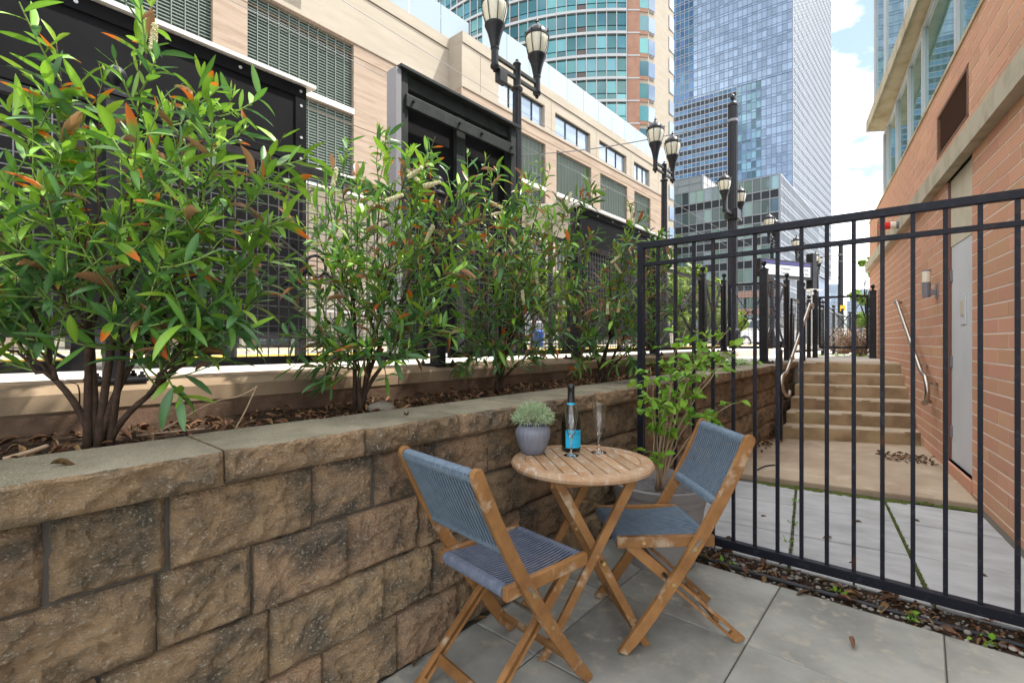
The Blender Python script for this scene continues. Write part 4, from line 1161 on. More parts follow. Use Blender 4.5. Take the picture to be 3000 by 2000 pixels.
def weed(name, label, base, n, r, h, ll, group=None, cat='weed', variants=SAPM):
    t = thing(name, label, cat, base, 0, group); tw = MB()
    for i in range(n):
        a = rg.uniform(0, 6.28); rr = r * math.sqrt(rg.random()); e = Vector((rr * math.cos(a), rr * math.sin(a), h * rg.uniform(.3, 1.0) * (1 - .4 * rr / r)))
        if i % 2 == 0: tw.tube([(e.x * .25, e.y * .25, -.01), (e.x * .7, e.y * .7, e.z * .7), tuple(e)], [.0016, .0013, .001], 4, False)
        d = Vector((e.x + rg.gauss(0, r * .5), e.y + rg.gauss(0, r * .5), rg.gauss(.02, .03))).normalized()
        inst(variants[rg.randrange(len(variants))], 'leaf', t, mtx=leaf_matrix(e, d, Vector((rg.gauss(0, .3), rg.gauss(0, .3), 1)), ll * rg.uniform(.6, 1.2)))
    tw.build('stalks', m_twig, t)
    return t
weed('trailing_weed', 'leafy bright green weed spilling over the planter behind the sapling', PF(-1.95, 5.2, .885), 90, .42, .16, .06)
weed('trailing_weed', 'low leafy weed by the foot of the mesh gate', PF(-2.0, 6.5, .885), 110, .45, .14, .06)
weed('trailing_weed', 'thin ground ivy beside the walkway gate post', W(2460, 1040, 9.6) * 1.0 + Vector((0, 0, -.02)), 45, .5, .05, .06)
for i, (v, u) in enumerate(((-.82, 2.74), (-.30, 2.76), (-.05, 2.74), (.18, 2.72), (.52, 2.80), (.9, 2.75))):
    weed('seedling_weed', 'small green seedling in the gravel strip under the railing', PF(v, u, -.005), 7, .04, .03, .028, 'seedlings in the gravel strip')
for i, (q, p) in enumerate(((-.09, 3.7), (-.09, 4.2), (-.12, 3.35), (.95, 3.3))):
    weed('seedling_weed', 'tiny green weed sprouting from a joint of the lower path', BF(q, p, .004), 6, .03, .02, .02, 'weeds in the path joints')
# ================================================================== BRICK BUILDING (right)
bb = thing('brick_building', 'salmon brick building with stone band, vent, grey door and teal upper windows', 'building', BF(BW_Q, 5.0, 0), -BA)
# local: x = q - BW_Q (0 at face, + into building), y = p - 5
P0, P1 = -4.0, 7.46
SILL = 3.65
DY0, DY1, DZ0, DZ1 = 0.03, 0.86, 0.14, 2.66
VY0, VY1, VZ0, VZ1 = 0.14, 1.21, 2.990, 3.398
# mortar backing (with holes for door & vent made from pieces)
mb = MB()
for (y0, y1, z0, z1) in ((P0, DY0, -.1, SILL), (DY0, DY1, -.1, DZ0), (DY0, DY1, DZ1, VZ0), (DY0, VY0, VZ0, VZ1), (DY1, P1, -.1, VZ0), (VY1, P1, VZ0, VZ1), (DY0, P1, VZ1, SILL)):
    mb.box(.0025, .25, y0, y1, z0, z1)
mb.build('mortar_wall', m_mortar, bb)
BL, BH, J = .405, .1015, .0115
bricks = []
row = 0; z = -.05
while z < SILL - .02:
    zh = min(BH - J, SILL - z)
    y = P0 + (BL / 2 if row % 2 else 0)
    while y < P1:
        y0, y1 = y, min(y + BL - J, P1)
        segs = [(y0, y1)]
        def cut(segs, a, b):
            out = []
            for (s, e) in segs:
                if e <= a or s >= b: out.append((s, e)); continue
                if s < a: out.append((s, a))
                if e > b: out.append((b, e))
            return out
        if z + zh > DZ0 and z < DZ1: segs = cut(segs, DY0, DY1)
        if z + zh > VZ0 + .01 and z < VZ1 - .01: segs = cut(segs, VY0, VY1)
        for (s, e) in segs:
            if e - s > .03: bricks.append((s, e, z, zh))
        y += BL
    z += BH; row += 1
def vis(b):
    w = BF(BW_Q, 5 + (b[0] + b[1]) / 2); c = (b[2] + b[3] / 2)
    px = 1500 + FPX * w.x / w.y if w.y > .1 else 9e9
    py = 1000 - FPX * (c - CAMH) / max(w.y, .1)
    inside = -20 < px < 3060 and -60 < py < 2060
    return (0 if inside else 1, w.y)
bricks.sort(key=vis)
bm = MB(); bm.box(0, .03, 0, BL - J, 0, BH - J); brick_me = bm.mesh('brick', m_brick)
mbx = MB()
for i, (s, e, z, zh) in enumerate(bricks):
    if i < 300:
        me = brick_me
        if abs((e - s) - (BL - J)) > .004 or abs(zh - (BH - J)) > .004:
            q_ = MB(); q_.box(0, .03, 0, e - s, 0, zh); me = q_.mesh('brick', m_brick)
        inst(me, 'brick', bb, (rnd.uniform(-.0008, .0008), s, z))
    else: mbx.box(0, .03, s, e, z, z + zh)
stuff(mbx.build('brickwork', m_brick, bb))
# stone band
mb = MB(); y = P0
while y < P1 + .02:
    m2 = MB(); y1 = min(y + 1.25, P1 + .06)
    m2.prism([(-.075, 2.66), (.04, 2.66), (.04, 2.85), (-.05, 2.85), (-.075, 2.83)], y + .002, y1 - .002, lambda a, b, c: (a, c, b))
    m2.build('band_stone', m_band, bb); y = y1 if y1 < P1 else P1 + 1
# door
dr = MB().box(.03, .07, DY0 + .05, DY1 - .045, DZ0 + .001, 2.06).build('door', m_door, bb, bevel=.003)
MB().box(.022, .0305, DY0 + .30, DY0 + .46, 1.05 + .30, 1.33 + .28).build('latch_guard', m_door, dr, bevel=.006)
MB().box(.014, .0225, DY0 + .34, DY0 + .42, 1.43, 1.55).build('lock_cover', m_cream, dr)
for zz in (.35, .98, 1.75): MB().box(.018, .031, DY1 - .085, DY1 - .05, zz, zz + .10).build('hinge', m_greysteel, dr)
MB().box(.025, .065, DY0 + .05, DY1 - .045, 2.062, 2.659).build('transom_panel', m_cream, bb)
for (y0, y1) in ((DY0, DY0 + .045), (DY1 - .04, DY1)): MB().box(.012, .12, y0, y1, DZ0, 2.658).build('door_jamb', m_frame if y1 > .5 else m_door, bb)
MB().box(-.015, .14, DY0 - .02, DY1 + .02, .02, DZ0).build('door_sill', m_brick, bb, bevel=.006)
# vent louver
vt = MB()
for (y0, y1, z0, z1) in ((VY0, VY1, VZ1 - .02, VZ1), (VY0, VY1, VZ0, VZ0 + .015), (VY0, VY0 + .02, VZ0, VZ1), (VY1 - .02, VY1, VZ0, VZ1)): vt.box(-.003, .09, y0 - .012, y1 + .012, z0 - .006, z1 + .006)
vent = vt.build('vent_frame', m_vent, bb)
MB().box(.10, .12, VY0, VY1, VZ0, VZ1).build('vent_backing', m_ink, vent)
sl = MB().prism([(.012, 0), (.085, .020), (.085, .024), (.012, .004)], VY0 + .02, VY1 - .02, lambda a, b, c: (a, c, b)).mesh('vent_slat', m_vent)
zz = VZ0 + .02
while zz < VZ1 - .03:
    inst(sl, 'vent_slat', vent, (0, 0, zz)); zz += .0235
# second, far vent
mb = MB().box(-.003, .03, 5.0, 6.1, 2.95, 3.4); mb.build('far_vent', m_vent, bb)
# sill cap above brick
MB().box(-.012, .30, P0, P1 + .01, SILL, SILL + .035).build('coping', m_concr, bb)
# window wall
WX = .10
Z0, Z1 = SILL + .035, 5.05
edges = [-4.0, -2.3, -.6, 1.07, 2.64, 3.62, 4.72, 5.75, 6.2]
def window_row(z0, z1, edges, wx, thick):
    for i in range(len(edges) - 1):
        y0, y1 = edges[i], edges[i + 1]
        w_ = MB().box(wx + .03, wx + .05, y0 + .03, y1 - .03, z0 + .03, z1 - .03).build('window', m_win, bb)
        MB().box(wx, wx + .03, y0 - thick, y0 + thick, z0, z1).build('mullion', m_alum, w_)
        MB().box(wx + .004, wx + .03, y0 + thick, y1 - thick, z0, z0 + .04).build('window_sill', m_alum, w_)
        MB().box(wx + .004, wx + .03, y0 + thick, y1 - thick, z1 - .05, z1).build('window_head', m_alum, w_)
    MB().box(wx, wx + .4, edges[-1], edges[-1] + .06, z0, z1).build('corner_post', m_alum, bb)
window_row(Z0, Z1, edges, WX, .03)
window_row(5.24, 7.8, [-4, -1.5, 1.0, 3.0, 5.0, 6.4], -.02, .03)
MB().box(.35, 9.0, P0, 6.3, .0, 7.85).build('core', m_core, bb)  # unseen body, sized to cast the alley shade and back the windows
MB().box(-.03, 9.2, P0 - .2, 6.6, 7.85, 7.95).build('roof', m_concr, bb)  # unseen roof, height set so its shadow edge falls across the shrubs
# projecting slab, slightly skewed
mb = MB(); mb.prism([(-.02, P0), (.5, P0), (.5, 6.35), (-.17, 6.05), (-.16, 6.0), (-.02, 2.0)], 5.08, 5.22); mb.build('floor_slab', m_concr, bb)
mb = MB(); mb.prism([(-.03, P0), (-.015, P0), (-.015, 2.0), (-.155, 6.02), (-.175, 6.02), (-.03, 2.0)], 5.06, 5.25); mb.build('slab_edge', m_band, bb)

# wall light
def B2(p): return BF(BW_Q, p)
wl = thing('wall_light', 'grey cylinder wall light with opal top beside the grey door', 'light', BF(BW_Q, 6.20, 1.70), -BA)
MB().box(-.012, 0, -.035, .035, -.07, .07).build('back_plate', m_greysteel, wl, bevel=.003)
MB().box(-.085, -.012, -.022, .022, -.03, .015).build('arm', m_greysteel, wl, bevel=.003)
MB().lathe([(.034, -.055), (.034, .09), (.03, .092)], 24, (-.085, 0, 0)).build('housing', m_greysteel, wl, smooth=40)
MB().lathe([(.0335, .093), (.0335, .20)], 24, (-.085, 0, 0)).build('diffuser', m_opal, wl, smooth=40)
MB().lathe([(.035, .201), (.035, .212), (.02, .216)], 24, (-.085, 0, 0)).build('top_cap', m_greysteel, wl, smooth=40)
# alarm light
al = thing('alarm_light', 'red and clear ribbed alarm light on the stone band', 'alarm light', BF(BW_Q - .075, 8.0, 2.73), -BA)
def xl(prof, n=16):
    m_ = MB().lathe(prof, n); m_.v = [(-z_, y_, x_) for x_, y_, z_ in m_.v]; return m_
xl([(.05, 0), (.05, .03)]).build('base', m_greysteel, al, smooth=40)
xl([(.045, .03), (.048, .04), (.045, .05), (.048, .06), (.045, .07), (.048, .08), (.045, .09)]).build('clear_lens', m_opal, al, smooth=40)
xl([(.046, .09), (.05, .10), (.046, .115), (.05, .13), (.046, .145), (.05, .16), (.046, .175), (.04, .19), (.02, .21), (.002, .215)]).build('red_lens', m_red, al, smooth=40)

# ================================================================== PARKING GARAGE (left, across the tracks)
gar = thing('parking_garage', 'long pale tan brick garage with grey louvers, upper windows and glass parapet', 'building', PF(-16, 15.2, .8), -PA)
# local: x = v + 16 , y = u - 15.2, z - .8
GZ = -.8
def gbox(name, m, x0, x1, y0, y1, z0, z1, par=gar, **k):
    return MB().box(x0, x1, y0 - 15.2, y1 - 15.2, z0 + GZ, z1 + GZ).build(name, m, par, **k)
def louver(x, u0, u1, z0, z1, par):
    y0, y1 = u0 - 15.2, u1 - 15.2; z0 += GZ; z1 += GZ
    bk = MB().box(x - .32, x - .30, y0, y1, z0, z1).build('louver', m_louvback, par)
    mb = MB(); z = z0 + .03
    while z < z1 - .03:
        mb.hexa([(x - .20, y0, z + .05), (x - .13, y0, z), (x - .13, y1, z), (x - .20, y1, z + .05), (x - .20, y0, z + .075), (x - .13, y0, z + .03), (x - .13, y1, z + .03), (x - .20, y1, z + .075)])
        z += .105
    stuff(mb.build('slats', m_louv, bk))
    mb = MB(); n = max(2, int((y1 - y0) / .33))
    for i in range(n + 1):
        y = y0 + (y1 - y0) * i / n; mb.box(x - .125, x - .10, y - .012, y + .012, z0, z1)
    stuff(mb.build('louver_bars', m_louv, bk))
rows_r = [(9.75, 12.15), (7.0, 9.45), (4.2, 6.7)]
rows_l = [(10.25, 12.75), (7.6, 10.0), (4.9, 7.3)]
bays_r = [(17.75, 21.6), (22.65, 26.45), (27.55, 31.3), (32.4, 35.1)]
bays_l = [(-3.4, .5), (1.5, 5.4), (6.42, 10.3)]
# right (projecting) part
def facade(x, ua, ub, bays, rows, ztop, mt, depth=.45):
    rws = sorted(rows); zc = .8
    prev = .8
    for (z0, z1) in rws:
        gbox('spandrel', mt, x - depth, x, ua, ub, prev, z0)
        e = [ua]
        for (a, b) in bays: e += [a, b]
        e.append(ub)
        for i in range(0, len(e), 2):
            if e[i + 1] - e[i] > .05: gbox('pier', mt, x - depth, x, e[i], e[i + 1], z0, z1)
        for (a, b) in bays:
            louver(x, a, b, z0, z1, gar)
            gbox('louver_sill', m_white, x - .25, x + .04, a, b, z0 - .22, z0 - .01)
        prev = z1
    gbox('spandrel', mt, x - depth, x, ua, ub, prev, ztop)
facade(0, 15.2, 38.0, bays_r, rows_r, 12.8, m_garage)
facade(-.9, -14, 15.2, bays_l, rows_l, 12.8, m_garage)
gbox('return_wall', m_orangebrick, -.9, -.45, 15.199, 15.6, .8, 12.78)
# upper cream storey with windows
def upper(x, ua, ub, wins):
    z0, z1, z2, z3 = 12.8, 13.0, 14.25, 15.3
    gbox('frieze', m_garage2, x - .45, x + .02, ua, ub, z0, z1)
    e = [ua]
    for (a, b, n) in wins: e += [a, b]
    e.append(ub)
    for i in range(0, len(e), 2): gbox('upper_pier', m_garage2, x - .45, x + .02, e[i], e[i + 1], z1, z2)
    gbox('frieze', m_garage2, x - .45, x + .02, ua, ub, z2, z3 - .5)
    gbox('cornice', m_garage2, x - .45, x + .07, ua, ub, z3 - .49, z3)
    for (a, b, n) in wins:
        for i in range(n):
            y0 = a + (b - a) * i / n; y1 = a + (b - a) * (i + 1) / n
            w_ = gbox('window', m_skywin, x - .22, x - .18, y0 + .03, y1 - .03, z1 + .03, z2 - .03)
            gbox('window_frame', m_black, x - .23, x - .13, y0 - .03, y0 + .03, z1, z2, w_)
        gbox('window_frame', m_black, x - .23, x - .10, a + .03, b - .03, z2 - .06, z2)
upper(0, 15.2, 38.0, [(17.7, 21.5, 4), (22.5, 26.3, 3), (27.4, 31.15, 3), (32.3, 34.9, 3)])
upper(-.9, -14, 15.2, [(4.2, 8.2, 3), (-2, 2, 3)])
gbox('return_wall', m_garage2, -.9, -.45, 15.199, 15.6, 12.78, 15.3)
mb = MB(); mb.box(-14, -.46, .42, 22.8, 0, 15.1 + GZ); mb.box(-14, -1.36, -29.1, .40, 0, 15.1 + GZ); mb.build('core', m_core, gar)
# facade joints
for (x, ua, ub) in ((0, 15.3, 37.9), (-.9, -13.9, 15.1)):
    for zz in (6.85, 9.6, 12.3):
        gbox('joint', m_stain, x - .01, x + .004, ua, ub, zz, zz + .035)
    for zz in (12.78, 14.78): gbox('joint', m_stain, x - .01, x + .03, ua, ub, zz, zz + .05)
for u_ in (16.4, 22.1, 27.0, 31.8, 36.5): gbox('joint', m_stain, -.01, .024, u_, u_ + .02, 13.0, 14.7)
# glass parapet
u = -14.0
while u < 37.6:
    x = -.05 if u >= 15.1 else -.95
    gbox('parapet_glass', m_railglass, x - .03, x, u + .02, u + 1.78, 15.32, 16.75)
    u += 1.8
# ground floor shopfront, behind the far platform
for i in range(12):
    a = -6 + 3.6 * i
    x = 0.02 if a > 15 else -.88
    w_ = gbox('shop_window', m_carglass, x, x + .05, a + .3, a + 3.0, 1.1, 3.6)
    gbox('window_frame', m_signbrown, x + .05, x + .10, a + .2, a + .3, 1.0, 3.7, w_); gbox('window_frame', m_signbrown, x + .05, x + .10, a + 3.0, a + 3.1, 1.0, 3.7, w_)

# ================================================================== FAR TOWERS
def panes(root, name, items, w, h, m, maxobj, th=.06):
    """items: (center Vector local, ang) ; box w x th x h, outward = -y of rotated box"""
    me = MB().box(-w / 2, w / 2, -th / 2, th / 2, -h / 2, h / 2).mesh(name, m)
    mb = MB()
    for i, (c, a) in enumerate(items):
        if i < maxobj: inst(me, name, root, tuple(c), (0, 0, a))
        else:
            ca, sa = math.cos(a), math.sin(a); k = len(mb.v)
            for (x, y, z) in ((-w/2, -th/2, -h/2), (w/2, -th/2, -h/2), (w/2, th/2, -h/2), (-w/2, th/2, -h/2), (-w/2, -th/2, h/2), (w/2, -th/2, h/2), (w/2, th/2, h/2), (-w/2, th/2, h/2)):
                mb.v.append((c[0] + x * ca - y * sa, c[1] + x * sa + y * ca, c[2] + z))
            mb.f += [tuple(k + j for j in f) for f in ((3, 2, 1, 0), (4, 5, 6, 7), (0, 1, 5, 4), (1, 2, 6, 5), (2, 3, 7, 6), (3, 0, 4, 7))]
            mb.fr += [rnd.random()] * 6
    if mb.v: stuff(mb.build(name + '_field', m, root))
# --- curved teal tower
CC = Vector((14.0, 99.0)); CR = 35.0
ct = thing('curved_tower', 'curved apartment tower with teal glass bands and a brown brick flank', 'tower', (CC.x, CC.y - CR, .8))
def cp(th, z, r=CR): return Vector((-r * math.sin(th), CR - r * math.cos(th), z - .8))
FL = 3.0; zb0 = 15.0; NF = 16
dth = 1.32 / CR; NP = 26
bigs = []; smalls = []; vents = []
for f in range(NF):
    z = zb0 + f * FL
    for i in range(NP):
        th = R(-1.9) + (i + .5) * dth
        if 1000 - FPX * (z - CAMH + 1.5) / 66 < -140: continue
        bigs.append((cp(th, z + 1.85), -th)); (vents if (i + f * 0) % 7 == 4 else smalls).append((cp(th, z + .62), -th))
bigs.sort(key=lambda q: q[0].z); smalls.sort(key=lambda q: q[0].z)
key = lambda q: (-(q[0].z - 20) if q[0].z < 20 else abs(q[0].z - 38))
panes(ct, 'window', sorted(bigs, key=key), 1.22, 1.55, m_tealpane, 290); panes(ct, 'lower_window', sorted(smalls, key=key), 1.22, .66, m_tealpane, 290); panes(ct, 'vent_grille', vents, 1.22, .62, m_acvent, 200)
for f in range(NF + 1):
    z = zb0 + f * FL; mb = MB(); n = 24; vs = []
    for k in range(n + 1):
        th = R(-1.95) + (NP * dth + R(.1)) * k / n
        vs += [cp(th, z - .13, CR + .22), cp(th, z + .22, CR + .22), cp(th, z + .22, CR - .4), cp(th, z - .13, CR - .4)]
    fs = [(4 * k + j, 4 * k + (j + 1) % 4, 4 * k + 4 + (j + 1) % 4, 4 * k + 4 + j) for k in range(n) for j in range(4)]
    mb.add([tuple(v) for v in vs], fs); mb.build('floor_band', m_towerband, ct)
mb = MB()
for i in range(NP + 1):
    th = R(-1.9) + i * dth; a = cp(th, zb0, CR + .10); b = cp(th, zb0 + NF * FL, CR + .10); mb.bar(a, b, .10, .14, (math.sin(th), math.cos(th), 0))
stuff(mb.build('mullions', m_towerband, ct))
mb = MB(); n = 20
poly = [(cp(R(-1.9) + NP * dth * k / n, 0, CR - .1).x, cp(R(-1.9) + NP * dth * k / n, 0, CR - .1).y) for k in range(n + 1)]
mb.prism(poly + [(poly[-1][0], 60), (6, 60)], 0, zb0 + NF * FL); mb.build('core', mat('dark_teal_interior', (.03, .07, .07), .6), ct)
mb = MB()
for f in range(NF): mb.box
# brick flank: px 1838..1877 brick, bay window, cream receding wall
b0 = W(1838, 0, 64.0); b1 = W(1874, 0, 64.0); w1 = W(1900, 0, 64.2); w2 = W(1922, 0, 65.0)
ub = Vector((math.sin(PA), math.cos(PA)))
w3 = Vector((w2.x + ub.x * 6.0, w2.y + ub.y * 6.0, 0))
ox, oy = CC.x, CC.y - CR
ZT = zb0 + NF * FL
mb = MB(); mb.prism([(p.x - ox, p.y - oy) for p in (b0, b1)] + [(b1.x - ox, 20), (b0.x - ox, 20)], 0, ZT - .8); mb.build('brick_pier', m_towerbrick, ct)
mb = MB(); mb.prism([(b1.x - ox + .01, b1.y - oy + .25), (w1.x - ox, w1.y - oy + .25), (w2.x - ox - .15, w2.y - oy + .15), (w3.x - ox, w3.y - oy), (w3.x - ox, 25), (b1.x - ox + .01, 25)], 0, ZT - .8); mb.build('cream_flank', m_garage2, ct)
for f in range(NF):
    z = zb0 + f * FL - .8
    def pane_between(a, b, z0, z1, m, nm, o=.06, th=.08):
        d = Vector((b.x - a.x, b.y - a.y)); n = Vector((d.y, -d.x)).normalized(); mb = MB()
        q = [(a.x - ox + n.x * o, a.y - oy + n.y * o), (b.x - ox + n.x * o, b.y - oy + n.y * o), (b.x - ox + n.x * (o - th), b.y - oy + n.y * (o - th)), (a.x - ox + n.x * (o - th), a.y - oy + n.y * (o - th))]
        mb.prism(q, z0, z1); return mb.build(nm, m, ct)
    wa = Vector((b1.x + .05, b1.y + .25, 0)); wb = Vector((w1.x, w1.y + .25, 0)); wc = Vector((w2.x - .15, w2.y + .15, 0))
    pane_between(wa, wb, z + .55, z + 2.5, m_tealpane, 'bay_window')
    pane_between(wb + Vector((.03, .02, 0)), wc, z + .55, z + 2.5, m_skywin, 'bay_window')
    pane_between(wa, wb, z + .0, z + .5, m_towerbrick, 'bay_spandrel', .10, .12)
    pane_between(wb + Vector((.25, .15, 0)), wc - Vector((.2, .12, 0)), z + .12, z + .45, m_acvent, 'vent_grille')
    s0 = Vector((w3.x - ub.x * 1.6, w3.y - ub.y * 1.6, 0)); pane_between(s0, w3, z + .5, z + 2.4, m_skywin, 'side_window')
    mb = MB(); mb.box(b0.x - ox - .02, b1.x - ox + .02, b0.y - oy - .06, b0.y - oy + .05, z - .02, z + .16); mb.build('ledge', m_towerband, ct)

def curtain(root, name, a, b, z0, z1, floor_h, wpane, m, mm, maxobj, vis_frac=.74, mull=.10, spandrel=None, o=.0, skip=None):
    """glass face from plan point a to b (local), outward to the right of a->b reversed"""
    d = Vector((b[0] - a[0], b[1] - a[1])); ln = d.length; d.normalize(); n = Vector((d.y, -d.x)); ang = math.atan2(d.y, d.x)
    nx = max(1, round(ln / wpane)); w = ln / nx; nf = max(1, round((z1 - z0) / floor_h)); fh = (z1 - z0) / nf
    its = []; sps = []
    for f in range(nf):
        for i in range(nx):
            if skip and skip(i / nx, z0 + f * fh): continue
            c = Vector(a) + d * ((i + .5) * w) + n * o
            its.append((Vector((c.x, c.y, z0 + f * fh + fh * (1 - vis_frac / 2))), ang)); sps.append((Vector((c.x, c.y, z0 + f * fh + fh * (1 - vis_frac) / 2)), ang))
    panes(root, name, its, w - mull, fh * vis_frac - mull * .8, m, maxobj, .3)
    if spandrel: panes(root, name + '_spandrel', sps, w - mull, fh * (1 - vis_frac) - mull * .8, spandrel, 0, .3)
    mb = MB()
    for i in range(nx + 1):
        c = Vector(a) + d * (i * w) + n * (o + .05); mb.bar((c.x, c.y, z0), (c.x, c.y, z1), mull, .5, (n.x, n.y, 0))
    for f in range(nf + 1):
        for zz in ((z0 + f * fh,) if not spandrel or f == nf else (z0 + f * fh, z0 + f * fh + fh * (1 - vis_frac))):
            p = Vector(a) + n * (o + .03); q = Vector(b) + n * (o + .03); mb.bar((p.x, p.y, zz), (q.x, q.y, zz), .45, mull * 1.4)
    stuff(mb.build(name + '_mullions', mm, root))
# --- blue tower
tc_ = W(2322, 0, 180.0); bt_ = thing('glass_tower', 'tall blue glass skyscraper with dark louver floors on its lower left', 'tower', (tc_.x, tc_.y, .8))
dl = Vector((-math.cos(R(36)), math.sin(R(36)))); dr_ = Vector((math.sin(R(42.5)), math.cos(R(42.5))))
A_ = (dl.x * 52, dl.y * 52); B_ = (0, 0); C_ = (dr_.x * 75, dr_.y * 75)
HT = 172
mb = MB(); mb.prism([(A_[0] * .995 + .4, A_[1] + .6), (.2, .6), (C_[0] - .3, C_[1] + .6), (C_[0] + A_[0], C_[1] + A_[1])], 0, HT); mb.build('core', m_mull, bt_)
fl = lambda k: (dl.x * 52 * (1 - k), dl.y * 52 * (1 - k))
k1 = .31; k2 = .633; k3 = .797
curtain(bt_, 'dark_reflection_window', fl(0), fl(k1), 101, HT, 3.8, 1.75, m_bluepane2, m_mullw, 120, .72, .14, m_bluepane2)  # darker strip: a reflection painted into the pane colour
curtain(bt_, 'window', fl(k1), fl(1), 101, HT, 3.8, 1.75, m_bluepane, m_mull, 300, .74, .13, m_bluepane)
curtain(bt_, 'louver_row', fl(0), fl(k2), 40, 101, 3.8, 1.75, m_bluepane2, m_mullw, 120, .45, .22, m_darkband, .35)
curtain(bt_, 'reflection_window', fl(k2), fl(k3), 40, 101, 3.8, 1.75, m_mixpane, m_mull, 150, .74, .16, m_mixpane)  # greenish varied panes: a reflected building painted into the glass colour
curtain(bt_, 'lower_window', fl(k3), fl(1), 40, 101, 3.8, 1.75, m_bluepane, m_mull, 120, .74, .13, m_bluepane)
curtain(bt_, 'flank_window', B_, C_, 30, HT, 3.8, 2.2, m_palepane, m_mullw, 200, .70, .5, m_palepane)
# --- mid-rise in front
mc = W(2283, 0, 85.0); mr = thing('midrise_building', 'mid rise glass office block with dark spandrel bands and pink brick base', 'building', (mc.x, mc.y, .8))
du = Vector((math.sin(PA), math.cos(PA))); dvv = Vector((-math.cos(PA), math.sin(PA)))
MA = (dvv.x * 23, dvv.y * 23); MC = (du.x * 40, du.y * 40); MH = 29.8
mb = MB(); mb.prism([(MA[0] + .2, MA[1] + .5), (.1, .4), (MC[0] - .2, MC[1] + .3), (MC[0] + MA[0], MC[1] + MA[1])], 0, MH - .1); mb.build('core', m_darkband, mr)
curtain(mr, 'window', MA, (0, 0), 9.6, MH, 4.05, 1.45, m_mixpane, m_mullw, 300, .62, .12, m_darkband)
curtain(mr, 'flank_window', (0, 0), MC, 5.0, MH, 2.6, 1.1, m_palepane, m_mullw, 300, .72, .28, m_palepane)
d_ = -dvv; n_ = Vector((d_.y, -d_.x))
for f in range(3):
    q = [(MA[0], MA[1]), (0, 0)]; z = f * 3.2
    mb = MB(); mb.prism([(MA[0] + n_.x * .4, MA[1] + n_.y * .4), (n_.x * .4, n_.y * .4), (0, 0), (MA[0], MA[1])], z + 2.0, z + 3.2); mb.build('brick_band', m_podium, mr)
    for i in range(9):
        a = Vector(MA) + d_ * (i * 2.5 + .15); b = a + d_ * 2.1
        mb = MB(); mb.prism([(a.x + n_.x * .2, a.y + n_.y * .2), (b.x + n_.x * .2, b.y + n_.y * .2), (b.x, b.y), (a.x, a.y)], z + .05, z + 1.95); mb.build('base_window', m_mixpane, mr)
# --- pale grey plant block behind
gc = W(2058, 0, 112.0); gb = thing('grey_block', 'pale grey panel clad rooftop block behind the mid rise', 'building', (gc.x, gc.y, .8))
GA = (dvv.x * 14, dvv.y * 14); GC = (du.x * 14, du.y * 14)
curtain(gb, 'cladding_panel', GA, (0, 0), 24, 39.0, 1.6, 2.6, m_greyclad, m_greyclad, 90, .96, .05)
curtain(gb, 'flank_panel', (0, 0), GC, 24, 39.0, 1.6, 2.6, m_white, m_greyclad, 60, .96, .05)
mb = MB(); mb.prism([(GA[0], GA[1] + .3), (0.1, .2), (GC[0], GC[1] + .2), (GA[0] + GC[0], GA[1] + GC[1])], 0, 38.9); mb.build('core', m_greyclad, gb)
# --- distant blocks down the street
for (px0, px1, ytop, t, nm) in ((2428, 2462, 838, 330, 'slim distant haze tinted block down the street'), (2495, 2515, 880, 300, 'low distant haze tinted block beside the brick wall corner'), (2522, 2552, 852, 380, 'distant haze tinted block glimpsed past the brick corner')):
    a = W(px0, ytop, t); b = W(px1, ytop, t)
    r_ = thing('distant_building', nm, 'building', ((a.x + b.x) / 2, t, .8))
    w = b.x - a.x; h = a.z - .8
    MB().box(-w / 2, w / 2, 0, w, 0, h).build('wall', m_far, r_)
    MB().box(-w / 2 + 1, w / 2 - 1, 1, w - 1, h, h + 1.5).build('roof_plant', m_far, r_)
    items = [(Vector((-w / 2 + w * (i + .5) / 4, -.02, 4 + j * 4.0)), 0) for i in range(4) for j in range(int((h - 5) / 4.0))]
    panes(r_, 'window', items, w / 4 * .6, 2.2, m_bluepane, 60, .2)
